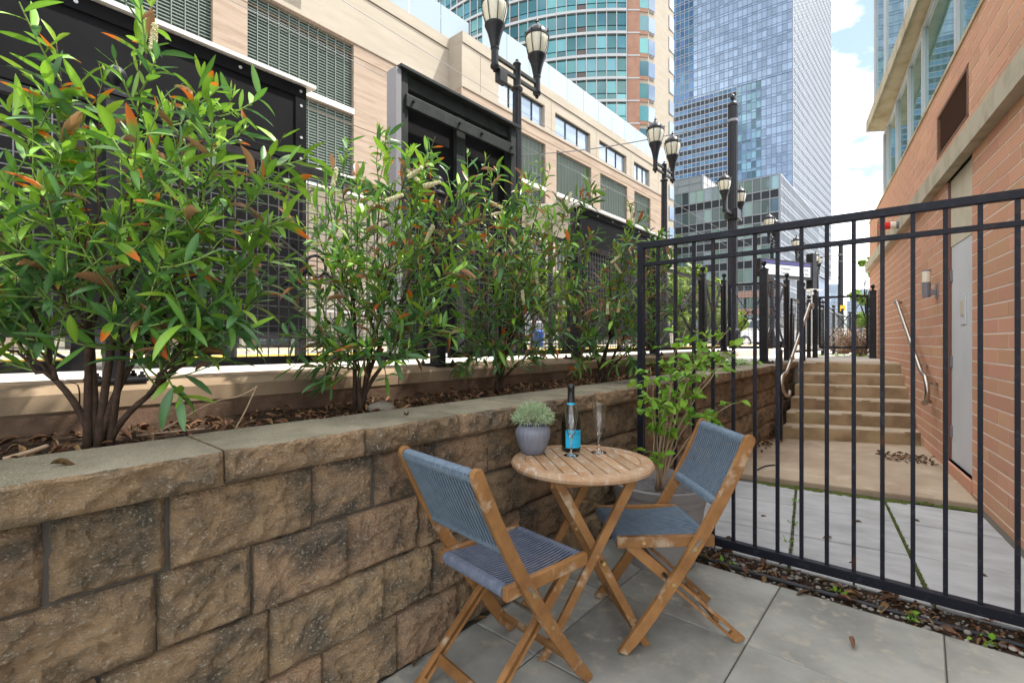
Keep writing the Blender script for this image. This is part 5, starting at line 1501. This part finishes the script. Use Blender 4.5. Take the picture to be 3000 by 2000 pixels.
# ================================================================== STATION: SHELTERS, SIGN BACK, LAMPS
def shelter(label, u0, u1, zt=3.14, zu=2.56, zl=1.23):
    t = thing('station_shelter', label, 'shelter', PF(-3.60, u0, 1.04), -PA, 'black platform shelters')
    L_ = u1 - u0; o = 1.04
    MB().box(-.03, 0, 0, L_, zu - o, zt - o).build('upper_panel', m_panel, t, bevel=.004)
    fw = .085
    for (y0, y1, z0, z1) in ((0, L_, zt - fw, zt), (0, L_, zu, zu + .06), (L_ - fw, L_, zu + .06, zt - fw), (0, fw, zu + .06, zt - fw)):
        MB().box(.001, .014, y0, y1, z0 - o, z1 - o).build('panel_trim', m_panel, t, bevel=.003)
    n = int(L_ / .42)
    sm = MB().tube([(.013, 0, 0), (.018, 0, 0)], .011, 10).mesh('screw', m_screw)
    for i in range(n + 1):
        y = L_ - .045 - i * (L_ - .09) / n
        inst(sm, 'screw', t, (0, y, zt - .042 - o)); inst(sm, 'screw', t, (0, y, zu + .03 - o))
    for z in (zt - .15, (zt + zu) / 2 - .1): inst(sm, 'screw', t, (0, L_ - .042, z - o))
    # lower wall panels between posts
    k = max(1, int(L_ / 1.3)); w = L_ / k
    for i in range(k):
        MB().box(-.05, -.025, i * w + .012, (i + 1) * w - .012, zl - o, zu - o - .002).build('wall_panel', m_panel, t)
        MB().box(-.024, .0, i * w + .02, (i + 1) * w - .02, zl - o, zl + .05 - o).build('bottom_rail', m_black, t)
    for i in range(k + 1): MB().box(-.12, -.052, i * w - .03, i * w + .03, 0, zt - o - .01).build('post', m_black, t)
    for i in range(k + 1): MB().box(-1.5, -1.43, i * w - .03, i * w + .03, 0, zt - o + .03).build('post', m_black, t)
    mb = MB(); mb.prism([(.05, zt - o + .002), (.05, zt - o + .03), (-.8, zt - o + .16), (-1.7, zt - o + .06), (-1.7, zt - o + .03), (-.8, zt - o + .12)][::-1], -.06, L_ + .06, lambda a, b, c: (a, c, b)); mb.build('roof', m_lightmetal, t)
    MB().box(-.75, -.40, .3, L_ - .3, .43, .47).build('bench', m_black, t)
    for y in (.5, L_ - .5): MB().box(-.60, -.55, y - .03, y + .03, 0, .43).build('bench_leg', m_black, t)
    return t
shelter('long black panelled platform shelter behind the tallest laurel', -3.4, 1.785)
shelter('black platform shelter beyond the sign back, half hidden by the third laurel', 5.62, 8.35, 3.06, 2.5)
# sign back
sb = thing('sign_back', 'tall black framed back of a platform display with bolted cross bar', 'sign', PF(-3.60, 2.66, 1.04), -PA)
L_ = 1.62; H_ = 3.68 - 1.04
MB().box(-.12, -.10, .02, L_ - .02, .05, H_ - .02).build('back_sheet', m_panel, sb)
MB().box(-.12, .02, -.06, .0, 0, H_ - .02).build('end_column', m_greysteel, sb, bevel=.004)
MB().box(-.10, .005, 0.001, .085, 0, H_ - .01).build('frame_stile', m_dgreen, sb, bevel=.003)
MB().box(-.10, .005, L_ - .085, L_, 0, H_ - .01).build('frame_stile', m_dgreen, sb, bevel=.003)
MB().box(-.16, .045, -.02, L_ + .05, H_ - .01, H_ + .02).build('top_cap', m_dgreen, sb, bevel=.003)
MB().box(-.099, -.03, .09, L_ - .09, H_ - .14, H_ - .012).build('top_channel', m_dgreen, sb)
MB().box(-.099, -.05, .74, .86, .05, H_ - .15).build('mid_stile', m_dgreen, sb)
bz = 3.345 - 1.04
cb = MB().box(.0, .03, .05, L_ - .05, bz, bz + .115).build('cross_bar', m_dgreen, sb, bevel=.004)
for y in (.12, .70, 1.02, L_ - .12): MB().tube([(.03, y, bz + .06), (.06, y, bz + .06)], .014, 8).build('bolt', m_black, cb)

# ---------------- lamps
def lamp_head(t, y, z):
    """acorn head on arm end; local base z"""
    stem = MB().lathe([(.006, -.19), (.022, -.18), (.028, -.165), (.018, -.15), (.045, -.14), (.062, -.12), (.062, -.09), (.05, -.085), (.05, .13), (.06, .135), (.06, .155)], 18, (0, y, z), lambda a, zz: 1 + (.06 * math.cos(a * 9) if -.08 < zz < .13 else 0))
    h = stem.build('head_stem', m_black, t, smooth=45)
    MB().lathe([(.055, .155), (.066, .20), (.082, .28), (.105, .36), (.135, .43), (.142, .445), (.142, .465), (.120, .47)], 24, (0, y, z)).build('head_cup', m_black, h, smooth=45)
    MB().lathe([(.118, .468), (.150, .56), (.170, .66), (.172, .73), (.16, .76)], 28, (0, y, z)).build('globe', m_globe, h, smooth=50)
    MB().lathe([(.178, .735), (.180, .765), (.170, .80), (.140, .85), (.095, .895), (.05, .92), (.045, .935), (.03, .945), (.022, .97), (.03, .985), (.018, 1.0), (.010, 1.03), (.003, 1.045)], 28, (0, y, z)).build('head_cap', m_black, h, smooth=45)
    for k in range(8):
        a = math.pi * k / 4 + .2; ca, sa = math.cos(a), math.sin(a)
        pts = [(r * ca, y + r * sa, z + zz) for r, zz in ((.128, .46), (.160, .55), (.183, .66), (.190, .74), (.196, .79), (.190, .82), (.180, .80), (.176, .775))]
        MB().tube(pts, .0065, 5).build('cage_rib', m_black, h, smooth=0)
def lamp(u, label, v=-4.5, half=.475, detailed=True, tall=False):
    t = thing('street_lamp', label, 'street lamp', PF(v, u, 1.035), -PA, 'twin headed platform lamps')
    za = 5.10 - 1.035
    fl = lambda a, z: 1 + .07 * math.cos(a * 12)
    if tall:
        MB().lathe([(.22, 0), (.22, .5), (.18, .55), (.14, .6), (.130, 7.42)], 48, (0, 0, 0), fl).build('pole', m_black, t, smooth=50)
        MB().lathe([(.145, 7.42), (.15, 7.46), (.125, 7.52), (.05, 7.56), (.03, 7.60), (.06, 7.64), (.075, 7.70), (.05, 7.76), (.012, 7.80)], 24).build('finial', m_black, t, smooth=45)
        MB().lathe([(.148, 6.92), (.152, 6.94), (.152, 6.98), (.148, 7.0)], 24).build('band_clamp', m_greysteel, t, smooth=45)
        half = .80; za = 4.05
        MB().box(-.06, .06, -half, half, za - .03, za + .05).build('arm', m_black, t)
        MB().box(-.19, .19, -.19, .19, za - .12, za + .18).build('arm_bracket', m_black, t, bevel=.01)
    else:
        MB().lathe([(.14, 0), (.14, .10), (.12, .16), (.10, .5), (.085, .55), (.075, .60), (.060, za - .26)], 48, (0, 0, 0), fl).build('pole', m_black, t, smooth=50)
        MB().lathe([(.062, za - .26), (.085, za - .245), (.088, za - .225), (.066, za - .21), (.055, za - .2), (.055, za + .12), (.062, za + .13), (.045, za + .155), (.02, za + .17), (.024, za + .19), (.003, za + .21)], 24).build('collar', m_black, t, smooth=45)
        for s in (-1, 1):
            for zz in (za - .085, za + .04):
                y0, y1 = sorted((s * .05, s * (half - .045))); MB().box(-.022, .022, y0, y1, zz - .025, zz + .025).build('arm', m_dgreen, t, bevel=.004)
    for s in (-1, 1): lamp_head(t, s * half, za + (0 if not tall else .12))
    return t
l1 = lamp(5.38, 'nearest twin headed black lamp post rising behind the framed sign back')
MB().box(-.05, .05, -.42, -.26, 3.78, 3.95).build('sensor_box', m_black, l1, bevel=.008)
lamp(10.6, 'twin headed black lamp post against the right end of the garage')
lamp(15.75, 'tall fluted pole with ball finial carrying two lamp heads low down', tall=True)
lamp(20.8, 'twin headed lamp post right behind the tall fluted pole')
lamp(26.0, 'twin headed lamp post rising above the departure sign')
lamp(31.2, 'farthest twin headed lamp post beside the departure sign\'s end column')

# ---------------- departure sign
c0 = W(2228, 790, 16.5); c1 = W(2385, 786, 17.6)
dd = Vector((c1.x - c0.x, c1.y - c0.y)); ang = math.atan2(dd.y, dd.x); LN = dd.length
ds = thing('departure_sign', 'black hanging departure board with white lines of text above the platform', 'sign', (c0.x, c0.y, 1.04), ang)
zt = CAMH + (1000 - 762) / FPX * 17 - 1.04; zb = CAMH + (1000 - 815) / FPX * 17 - 1.04
MB().box(0, LN - .1, 0, .22, zb, zt).build('case', m_black, ds, bevel=.008)
hz = (zt - zb)
MB().box(.08, LN - .22, -.006, .004, zt - .27 * hz, zt - .08 * hz).build('header', m_purple, ds)
MB().box(.08, LN - .22, -.006, .004, zb + .16 * hz, zt - .30 * hz).build('screen', m_screen, ds)
def face_text(body, x, z, size, m, align='LEFT', bold=0.0):
    mt = Matrix.Translation((x, -.008, z)) @ Matrix.Rotation(R(90), 4, 'X')
    text_mesh(body, size, m, 'lettering', ds, mt, align, bold)
s_ = hz * .20
face_text('Hoboken', LN * .36, zb + .46 * hz, s_, m_ink); face_text('Tonnelle', LN * .36, zb + .22 * hz, s_, m_ink)
face_text('DUE', LN - .30, zb + .46 * hz, s_, m_ink, 'RIGHT'); face_text('12 Min', LN - .30, zb + .22 * hz, s_, m_ink, 'RIGHT')
MB().box(LN - .1, LN + .12, -.02, .24, zb - .32, zt + .35).build('end_column', m_black, ds, bevel=.01)
MB().box(LN - .03, LN + .05, .06, .16, 0, zb - .322).build('support_post', m_lightmetal, ds)
MB().box(LN - .35, LN + .35, -.1, .3, zb - .36, zb - .323).build('bracket_plate', m_lightmetal, ds)

# ---------------- overhead wire pole & wires
cp_ = W(2463, 1000, 30.0)
po = thing('catenary_pole', 'dark slim overhead wire pole with yellow tag beyond the walkway gate', 'pole', (cp_.x, cp_.y, .84))
MB().lathe([(.22, 0), (.2, .3), (.17, .35), (.13, 6.4), (.12, 6.45)], 20).build('shaft', m_black, po, smooth=40)
MB().lathe([(.16, 5.7), (.16, 5.78)], 16).build('collar', m_greysteel, po)
MB().lathe([(.16, 5.3), (.16, 5.34)], 16).build('collar', m_greysteel, po)
MB().box(-.15, .15, -.21, -.16, 2.25, 2.6).build('tag', m_orange, po)
MB().tube([(0, 0, 5.75), (-1.5, .3, 5.6), (-3.4, .6, 5.0)], .03, 6).build('bracket_arm', m_black, po)
MB().tube([(0, 0, 4.2), (-1.0, .2, 5.0), (-1.6, .3, 5.6)], .02, 6).build('stay', m_black, po)
def wire(name, label, a, b, r, sag=.3):
    a = Vector(a); b = Vector(b)
    pts = [a.lerp(b, k / 14) - Vector((0, 0, sag * math.sin(math.pi * k / 14))) for k in range(15)]
    o = MB().tube(pts, r, 5).build(name, m_greysteel, None, a, smooth=0); o.location = a
    return tag(o, label, 'wire')
tp = PF(-4.5, 15.75); tp.z = 1.035 + 6.96
wire('span_wire', 'thick sleeved span wire from the tall fluted pole towards the garage', tp, PF(-15.9, 13.5, 9.3), .018, .5)
wire('overhead_wire', 'thin overhead contact wire strung along the tracks', PF(-7.6, -10, 6.2), PF(-7.6, 60, 6.2), .006, .15)
wire('overhead_wire', 'upper thin messenger wire strung along the tracks', PF(-7.6, -10, 7.6), PF(-7.6, 60, 7.6), .006, .9)
# ---------------- far platform: canopy, name sign, railing, bins
cn = thing('far_canopy', 'white ribbed canopy over the opposite platform seen through the mesh', 'canopy', PF(-12.6, 4.0, 1.04), -PA)
mb = MB(); prof = [(-.3 + .5 * k, 2.3 + 1.7 * math.sin(math.pi * (.12 + .5 * k / 6))) for k in range(7)]
poly = prof + [(a, b + .08) for a, b in prof[::-1]]
mb.prism(poly, -3, 9.0, lambda a, b, c: (a - 1.2, c, b)); mb.build('roof', m_white, cn)
for k in range(13):
    mb = MB(); pts = [(a - 1.2, -3 + k, b - .02) for a, b in prof]; mb.tube(pts, .035, 5); mb.build('rib', m_greysteel, cn, smooth=0)
for y in (-2.5, 1.0, 4.5, 8.0): MB().box(-.9, -.75, y - .07, y + .07, 0, 3.2).build('post', m_cream, cn)
MB().box(-1.55, -1.45, -3, 9.0, .3, 2.4).build('back_wall', m_cream, cn)
ns_p = W(893, 812, 11.0); vv, uu = toP(ns_p.x, ns_p.y)
nb_ = thing('platform_name_sign', 'dark brown station name strip reading Street on the far platform', 'sign', PF(vv, uu - 1.2, 1.04), -PA)
z_ = ns_p.z - 1.04
MB().box(-.03, .03, 0, 2.15, z_ - .10, z_ + .10).build('board', m_signbrown, nb_)
for y in (.1, 2.05): MB().box(-.03, .03, y - .04, y + .04, 0, z_ - .101).build('post', m_signbrown, nb_)
mt = Matrix.Translation((.033, 1.22, z_ - .055)) @ Matrix.Rotation(R(90), 4, 'Z') @ Matrix.Rotation(R(90), 4, 'X')
text_mesh('t Street', .155, m_white, 'lettering', nb_, mt, 'LEFT', .003)
rl = thing('far_railing', 'grey baluster railing on the opposite platform', 'railing', PF(-12.9, 6.0, 1.04), -PA)
MB().box(-.03, .03, 0, 16, 1.0, 1.06).build('top_rail', m_lightmetal, rl); MB().box(-.02, .02, 0, 16, .12, .16).build('bottom_rail', m_lightmetal, rl)
bm_ = MB().box(-.012, .012, -.012, .012, .16, 1.0).mesh('baluster', m_greysteel)
for k in range(107): inst(bm_, 'baluster', rl, (0, .07 + k * .15, 0))
for y in (.04, 4, 8, 12, 15.9): MB().box(-.035, .035, y - .035, y + .035, 0, .999).build('post', m_greysteel, rl)
p_ = W(1577, 1000, 14.5); bn = thing('blue_bin', 'blue plastic bin on the opposite platform', 'bin', (p_.x, p_.y, 1.04))
bn.scale = (.6, .6, .6)
MB().lathe([(.22, 0), (.24, .02), (.28, .72), (.29, .74)], 20).build('body', m_blue, bn, smooth=40); MB().lathe([(.30, .741), (.30, .78), (.1, .86), (.02, .87)], 20).build('lid', m_blue, bn, smooth=40)

# ---------------- a white car parked beyond the fence
def car(loc, rot, label):
    t = thing('parked_car', label, 'car', loc, rot)
    prof = [(-2.15, .35), (-2.2, .62), (-2.1, .85), (-1.55, .98), (-.95, 1.38), (-.2, 1.47), (.75, 1.44), (1.45, 1.02), (2.05, .92), (2.2, .70), (2.18, .35)]
    mb = MB(); n = len(prof); vs = []
    for (y, ins) in ((-.86, .10), (-.90, 0), (.90, 0), (.86, .10)):
        for (x, z) in prof:
            k = max(0, (z - .95)) * .35 + ins * .3
            vs.append((x * (1 - ins * .15), y - math.copysign(k, y), z - ins * .1 if z > .5 else z))
    fs = [tuple(range(n)), tuple(reversed(range(3 * n, 4 * n)))]
    for r_ in range(3): fs += [(r_ * n + i, (r_ + 1) * n + i, (r_ + 1) * n + (i + 1) % n, r_ * n + (i + 1) % n) for i in range(n)]
    mb.add(vs, fs); mb.build('body', m_carpaint, t, smooth=35)
    for s in (-1, 1):
        mb = MB(); q = [(-1.35, 1.02), (-.9, 1.33), (-.2, 1.41), (.70, 1.38), (1.2, 1.03)]
        mb.prism(q[::-1], 0, .012, lambda a, b, z: (a, s * (.905 - max(0, (b - .95)) * .33 + z), b)); mb.build('side_window', m_carglass, t)
        for x in (-1.35, 1.35):
            m2 = MB().lathe([(.20, -.1), (.31, -.09), (.33, -.05), (.33, .05), (.31, .09), (.20, .1)], 24); m2.v = [(x + a, s * .82 + c, .33 + b) for a, b, c in m2.v]; w_ = m2.build('wheel', m_rubber, t, smooth=40)
            m2 = MB().lathe([(.19, -.104), (.19, .104)], 16); m2.v = [(x + a, s * .82 + c, .33 + b) for a, b, c in m2.v]; m2.build('rim', m_lightmetal, w_, smooth=40)
        MB().box(2.10, 2.19, s * .62 - .17, s * .62 + .17, .66, .82).build('headlight', m_opal, t)
    return t
p_ = W(2205, 1000, 24.0); car((p_.x, p_.y, .84), R(20), 'white parked car seen through the mesh gate beyond the planter')

# ---------------- background trees
def tree(label, base, h, r, seed, col, trunk=.09, nl=1500, ls=.22, zlo=.25, group='small trees beyond the platform'):
    rg = random.Random(seed); t = thing('small_tree', label, 'tree', base, 0, group)
    tr = MB(); tr.tube([(0, 0, 0), (.05, .02, h * .3), (0, .05, h * .6), (.04, 0, h * .9)], [trunk, trunk * .75, trunk * .5, trunk * .15], 8)
    cl = []
    for i in range(16):
        a = rg.uniform(0, 6.28); z = h * rg.uniform(zlo, .95); rr = r * math.sqrt(rg.random()) * (1.0 - .55 * max(0, (z / h - .55) / .45)); c = Vector((rr * math.cos(a), rr * math.sin(a), z))
        cl.append((c, r * rg.uniform(.22, .42))); tr.tube([(0, 0, z * .6), tuple(c * .6 + Vector((0, 0, z * .3))), tuple(c)], [trunk * .35, trunk * .2, trunk * .08], 5)
    tr.build('trunk', m_bark, t, smooth=0)
    mb = MB()
    for i in range(nl):
        c, s = rg.choice(cl); d = Vector((rg.gauss(0, 1), rg.gauss(0, 1), rg.gauss(0, 1))); d.normalize(); p = c + d * s * rg.random() ** .4
        q = Vector((rg.gauss(0, 1), rg.gauss(0, 1), rg.gauss(0, 1))).normalized(); x = d.cross(q).normalized() * ls * rg.uniform(.3, .6); y = q * ls * rg.uniform(.4, .9); k = len(mb.v)
        mb.v += [tuple(p - y), tuple(p + x), tuple(p + y), tuple(p - x)]; mb.f.append((k, k + 1, k + 2, k + 3)); g = rg.uniform(.6, 1.35); mb.c += [tuple(q_ * g for q_ in col)] * 4
    stuff(mb.build('crown', m_leaf2, t))
    return t
YG = (.20, .30, .03)
for i, (px, t, h, r) in enumerate(((1950, 20, 3.4, 1.1), (2025, 21, 3.6, 1.2), (2095, 22, 3.3, 1.1), (1890, 19.5, 3.2, 1.0), (1640, 17.5, 3.0, 1.1), (1560, 18.5, 3.4, 1.1))):
    p = W(px, 1000, t); tree('small yellow green street tree ' + ['just right of the smallest laurel', 'behind the mesh panel nearest the planter end', 'left of the tall fluted pole', 'hidden behind the smallest laurel', 'behind the third laurel by the opposite railing', 'farther behind the third laurel beside the blue bin'][i], (p.x, p.y, .8), h, r, 60 + i, YG)
p = W(2536, 1000, 15.0); tree('thin bright green tree peeking past the brick wall corner', (p.x, p.y, .84), 3.1, .45, 90, (.17, .28, .04), .04, 500, .16, .3, None)
# dry brown bush behind gate
def dry_bush(label, base, r, h, seed):
    rg = random.Random(seed); t = thing('dry_bush', label, 'bush', base); tw = MB(); lf = MB()
    for i in range(90):
        a = rg.uniform(0, 6.28); rr = r * math.sqrt(rg.random()); e = Vector((rr * math.cos(a), rr * math.sin(a), h * rg.uniform(.4, 1)))
        tw.tube([(e.x * .1, e.y * .1, -.02), (e.x * .5, e.y * .5, e.z * .6), tuple(e)], [.006, .004, .002], 4, False)
        for k in range(16):
            p = Vector((e.x, e.y, e.z)) * rg.uniform(.45, 1.05) + Vector((rg.gauss(0, .05), rg.gauss(0, .05), rg.gauss(0, .05))); p.z = max(.01, p.z); x = Vector((rg.gauss(0, 1), rg.gauss(0, 1), rg.gauss(0, 1))).normalized() * .016; y = x.orthogonal() * 1.6; q = len(lf.v)
            lf.v += [tuple(p - y), tuple(p + x), tuple(p + y), tuple(p - x)]; lf.f.append((q, q + 1, q + 2, q + 3)); lf.c += [rg.choice(((.26, .12, .07), (.34, .20, .11), (.16, .17, .05), (.2, .09, .06)))] * 4
    tw.build('twigs', m_drytwig, t); stuff(lf.build('leaves', m_leaf2, t)); return t
p = W(2520, 1046, 10.0); dry_bush('russet dry bush behind the walkway gate', (p.x, p.y, .9), .55, .62, 5)
p = W(2470, 1040, 12.0); dry_bush('low russet bush farther along the walkway fence', (p.x, p.y, .9), .7, .5, 6)
# ================================================================== LITTER AND SMALL THINGS
rg = random.Random(41)
def dead_leaf_geo(rg):
    g = leaf_geo(6, rg, rg.uniform(.24, .36)); cu = rg.uniform(-.5, .9)
    return [(x, y, z + cu * x * x * 3 + .1 * math.sin(y * 3) * cu) for x, y, z in g[0]], g[1]
DL = [dead_leaf_geo(rg) for _ in range(8)]
DLM = []
for v, f in DL:
    mb = MB(); mb.v, mb.f = list(v), list(f); DLM.append(mb.mesh('fallen_leaf', m_deadleaf, smooth=0))
def litter(name, label, fn, n, amin, amax, bmin, bmax, z, ls, zj=.02):
    mb = MB()
    for i in range(n):
        p = fn(rg.uniform(amin, amax), rg.uniform(bmin, bmax)); p.z = z + rg.random() * zj
        a = rg.uniform(0, 6.28); d = Vector((math.cos(a), math.sin(a), rg.gauss(0, .22)))
        m = leaf_matrix(p, d, Vector((rg.gauss(0, .35), rg.gauss(0, .35), 1)), ls * rg.uniform(.6, 1.2)); g = DL[rg.randrange(8)]
        mb.add([m @ Vector(v) for v in g[0]], g[1]); mb.fr += [rg.random()] * len(g[1])
    o = stuff(mb.build(name, m_deadleaf, smooth=0)); return tag(o, label, 'dead leaves')
litter('leaf_litter', 'brown dead leaf litter on the planter soil behind the cap stones', PF, 1500, -2.28, -1.79, -.3, 7.2, .880, .048, .022)
litter('leaf_litter', 'brown dead leaf litter in the gravel strip under the railing', PF, 420, -1.30, 1.9, 2.69, 2.92, -.006, .038, .014)
litter('leaf_litter', 'dead leaves swept against the bottom step and brick wall', BF, 130, .62, 1.03, 5.95, 6.32, .043, .05, .02)
litter('leaf_litter', 'dead leaves gathered in the corner by the retaining wall and landing', PF, 45, -1.42, -1.30, 5.6, 6.6, .045, .07, .015)
# pebbles
mb = MB()
for i in range(900):
    p = PF(rg.uniform(-1.35, 2.2), rg.uniform(2.685, 2.925)); s = rg.choice((.004, .005, .006, .008, .012)) * rg.uniform(.7, 1.3); k0 = len(mb.f)
    mb.sphere((p.x, p.y, -.010 + s * .4), s, 6, 4, rg.uniform(.5, .8)); mb.fr += [rg.random()] * (len(mb.f) - k0)
tag(stuff(mb.build('gravel', m_pebble, smooth=60)), 'small grey gravel in the strip under the railing', 'gravel')
# single fallen leaves
def fallen(p, label, group, ln):
    a = rg.uniform(0, 6.28)
    o = inst(DLM[rg.randrange(8)], 'fallen_leaf', None, mtx=leaf_matrix(p, Vector((math.cos(a), math.sin(a), .05)), Vector((rg.gauss(0, .2), rg.gauss(0, .2), 1)), ln))
    tag(o, label, 'leaf', group)
for i in range(34):
    fallen(PF(rg.uniform(-.95, 1.2), rg.uniform(2.68, 2.90), .014), 'curled brown laurel leaf lying on the gravel strip under the railing', 'large fallen leaves on the gravel strip', rg.uniform(.07, .11))
for (q, p) in ((.12, 3.55), (.30, 3.95), (-.4, 3.2), (.22, 3.22), (.75, 3.4), (-.25, 3.75), (.6, 4.2)):
    fallen(BF(q, p, .009), 'dry leaf lying on the lower path slabs', 'leaves on the lower path', rg.uniform(.05, .085))
for (px, py) in ((1390, 1822), (1210, 1958), (2500, 1905), (1100, 1985), (1040, 1999)):
    p = W(px, py, FPX * CAMH / (py - 1000)); p.z = .007
    fallen(p, 'dry leaf lying on the patio slabs', 'leaves on the patio', .06)
for (px, py) in ((147, 1362), (1330, 1142), (430, 1255), (1190, 1215)):
    p = W(px, py, FPX * .295 / (py - 1000)); p.z = .918
    fallen(p, 'dry leaf lying on top of the cap stones', 'leaves on the cap stones', .06)
# rock in planter
mb = MB().sphere((0, 0, 0), .06, 16, 10, .55)
mb.v = [(x * (1.25 + .25 * noise.noise(Vector((x, y, z)) * 20)), y * (1 + .25 * noise.noise(Vector((y, z, x)) * 20)), z * 1.1 + .012) for x, y, z in mb.v]
p = W(1119, 1193, FPX * .31 / 193); o = mb.build('rock', m_rock, None, smooth=0); o.location = (p.x, p.y, .885); o.scale = (.9, .9, .9)
tag(o, 'rounded grey rock in the planter beside the second laurel', 'rock')
# dry twigs
def twig(label, pts, r):
    P_ = [Vector(p) for p in pts]; b = P_[0].copy(); o = MB().tube(smooth_path(P_, 4), r, 5).build('dry_twig', m_drytwig, None, b, smooth=0); o.location = b
    tag(o, label, 'twig', 'dry twigs in the planter')
twig('bare forked twig rising against the kerb beside the tallest laurel', [W(470, 1262, 1.62), W(620, 1180, 1.72), W(700, 1160, 1.75), W(755, 1132, 1.78)], .003)
twig('bare twig leaning over the cap stone joint', [W(690, 1255, 1.68), W(720, 1200, 1.7), W(752, 1130, 1.72)], .0025)
twig('long bare twig lying behind the cap stones', [W(400, 1275, 1.6), W(520, 1262, 1.64), W(600, 1255, 1.68)], .003)
twig('pale peeled stick lying along the soil edge left of the tallest laurel', [W(10, 1345, 1.27), W(90, 1322, 1.32), W(140, 1305, 1.36)], .006)
# hose
hp = [PF(-1.0, 2.73, .012), PF(-.7, 2.715, .012), PF(-.4, 2.73, .008), PF(-.1, 2.76, .0), PF(.3, 2.79, -.004), PF(.55, 2.76, .012), PF(.9, 2.74, .016), PF(1.6, 2.72, .012), PF(2.4, 2.74, .01)]
o = MB().tube(smooth_path(hp, 6), .011, 8).build('irrigation_hose', m_rubber, None, hp[0], smooth=0); o.location = hp[0]
tag(o, 'black irrigation hose lying along the gravel strip', 'hose')
cb_ = [W(2220, 1376, FPX * 1.165 / 376), W(2240, 1366, FPX * 1.165 / 366), W(2270, 1362, FPX * 1.165 / 362)]
for c in cb_: c.z = .048
o = MB().tube(smooth_path(cb_, 5), .006, 6).build('cable_end', m_rubber, None, cb_[0], smooth=0); o.location = cb_[0]
tag(o, 'short dark cable end lying on the concrete landing', 'cable')
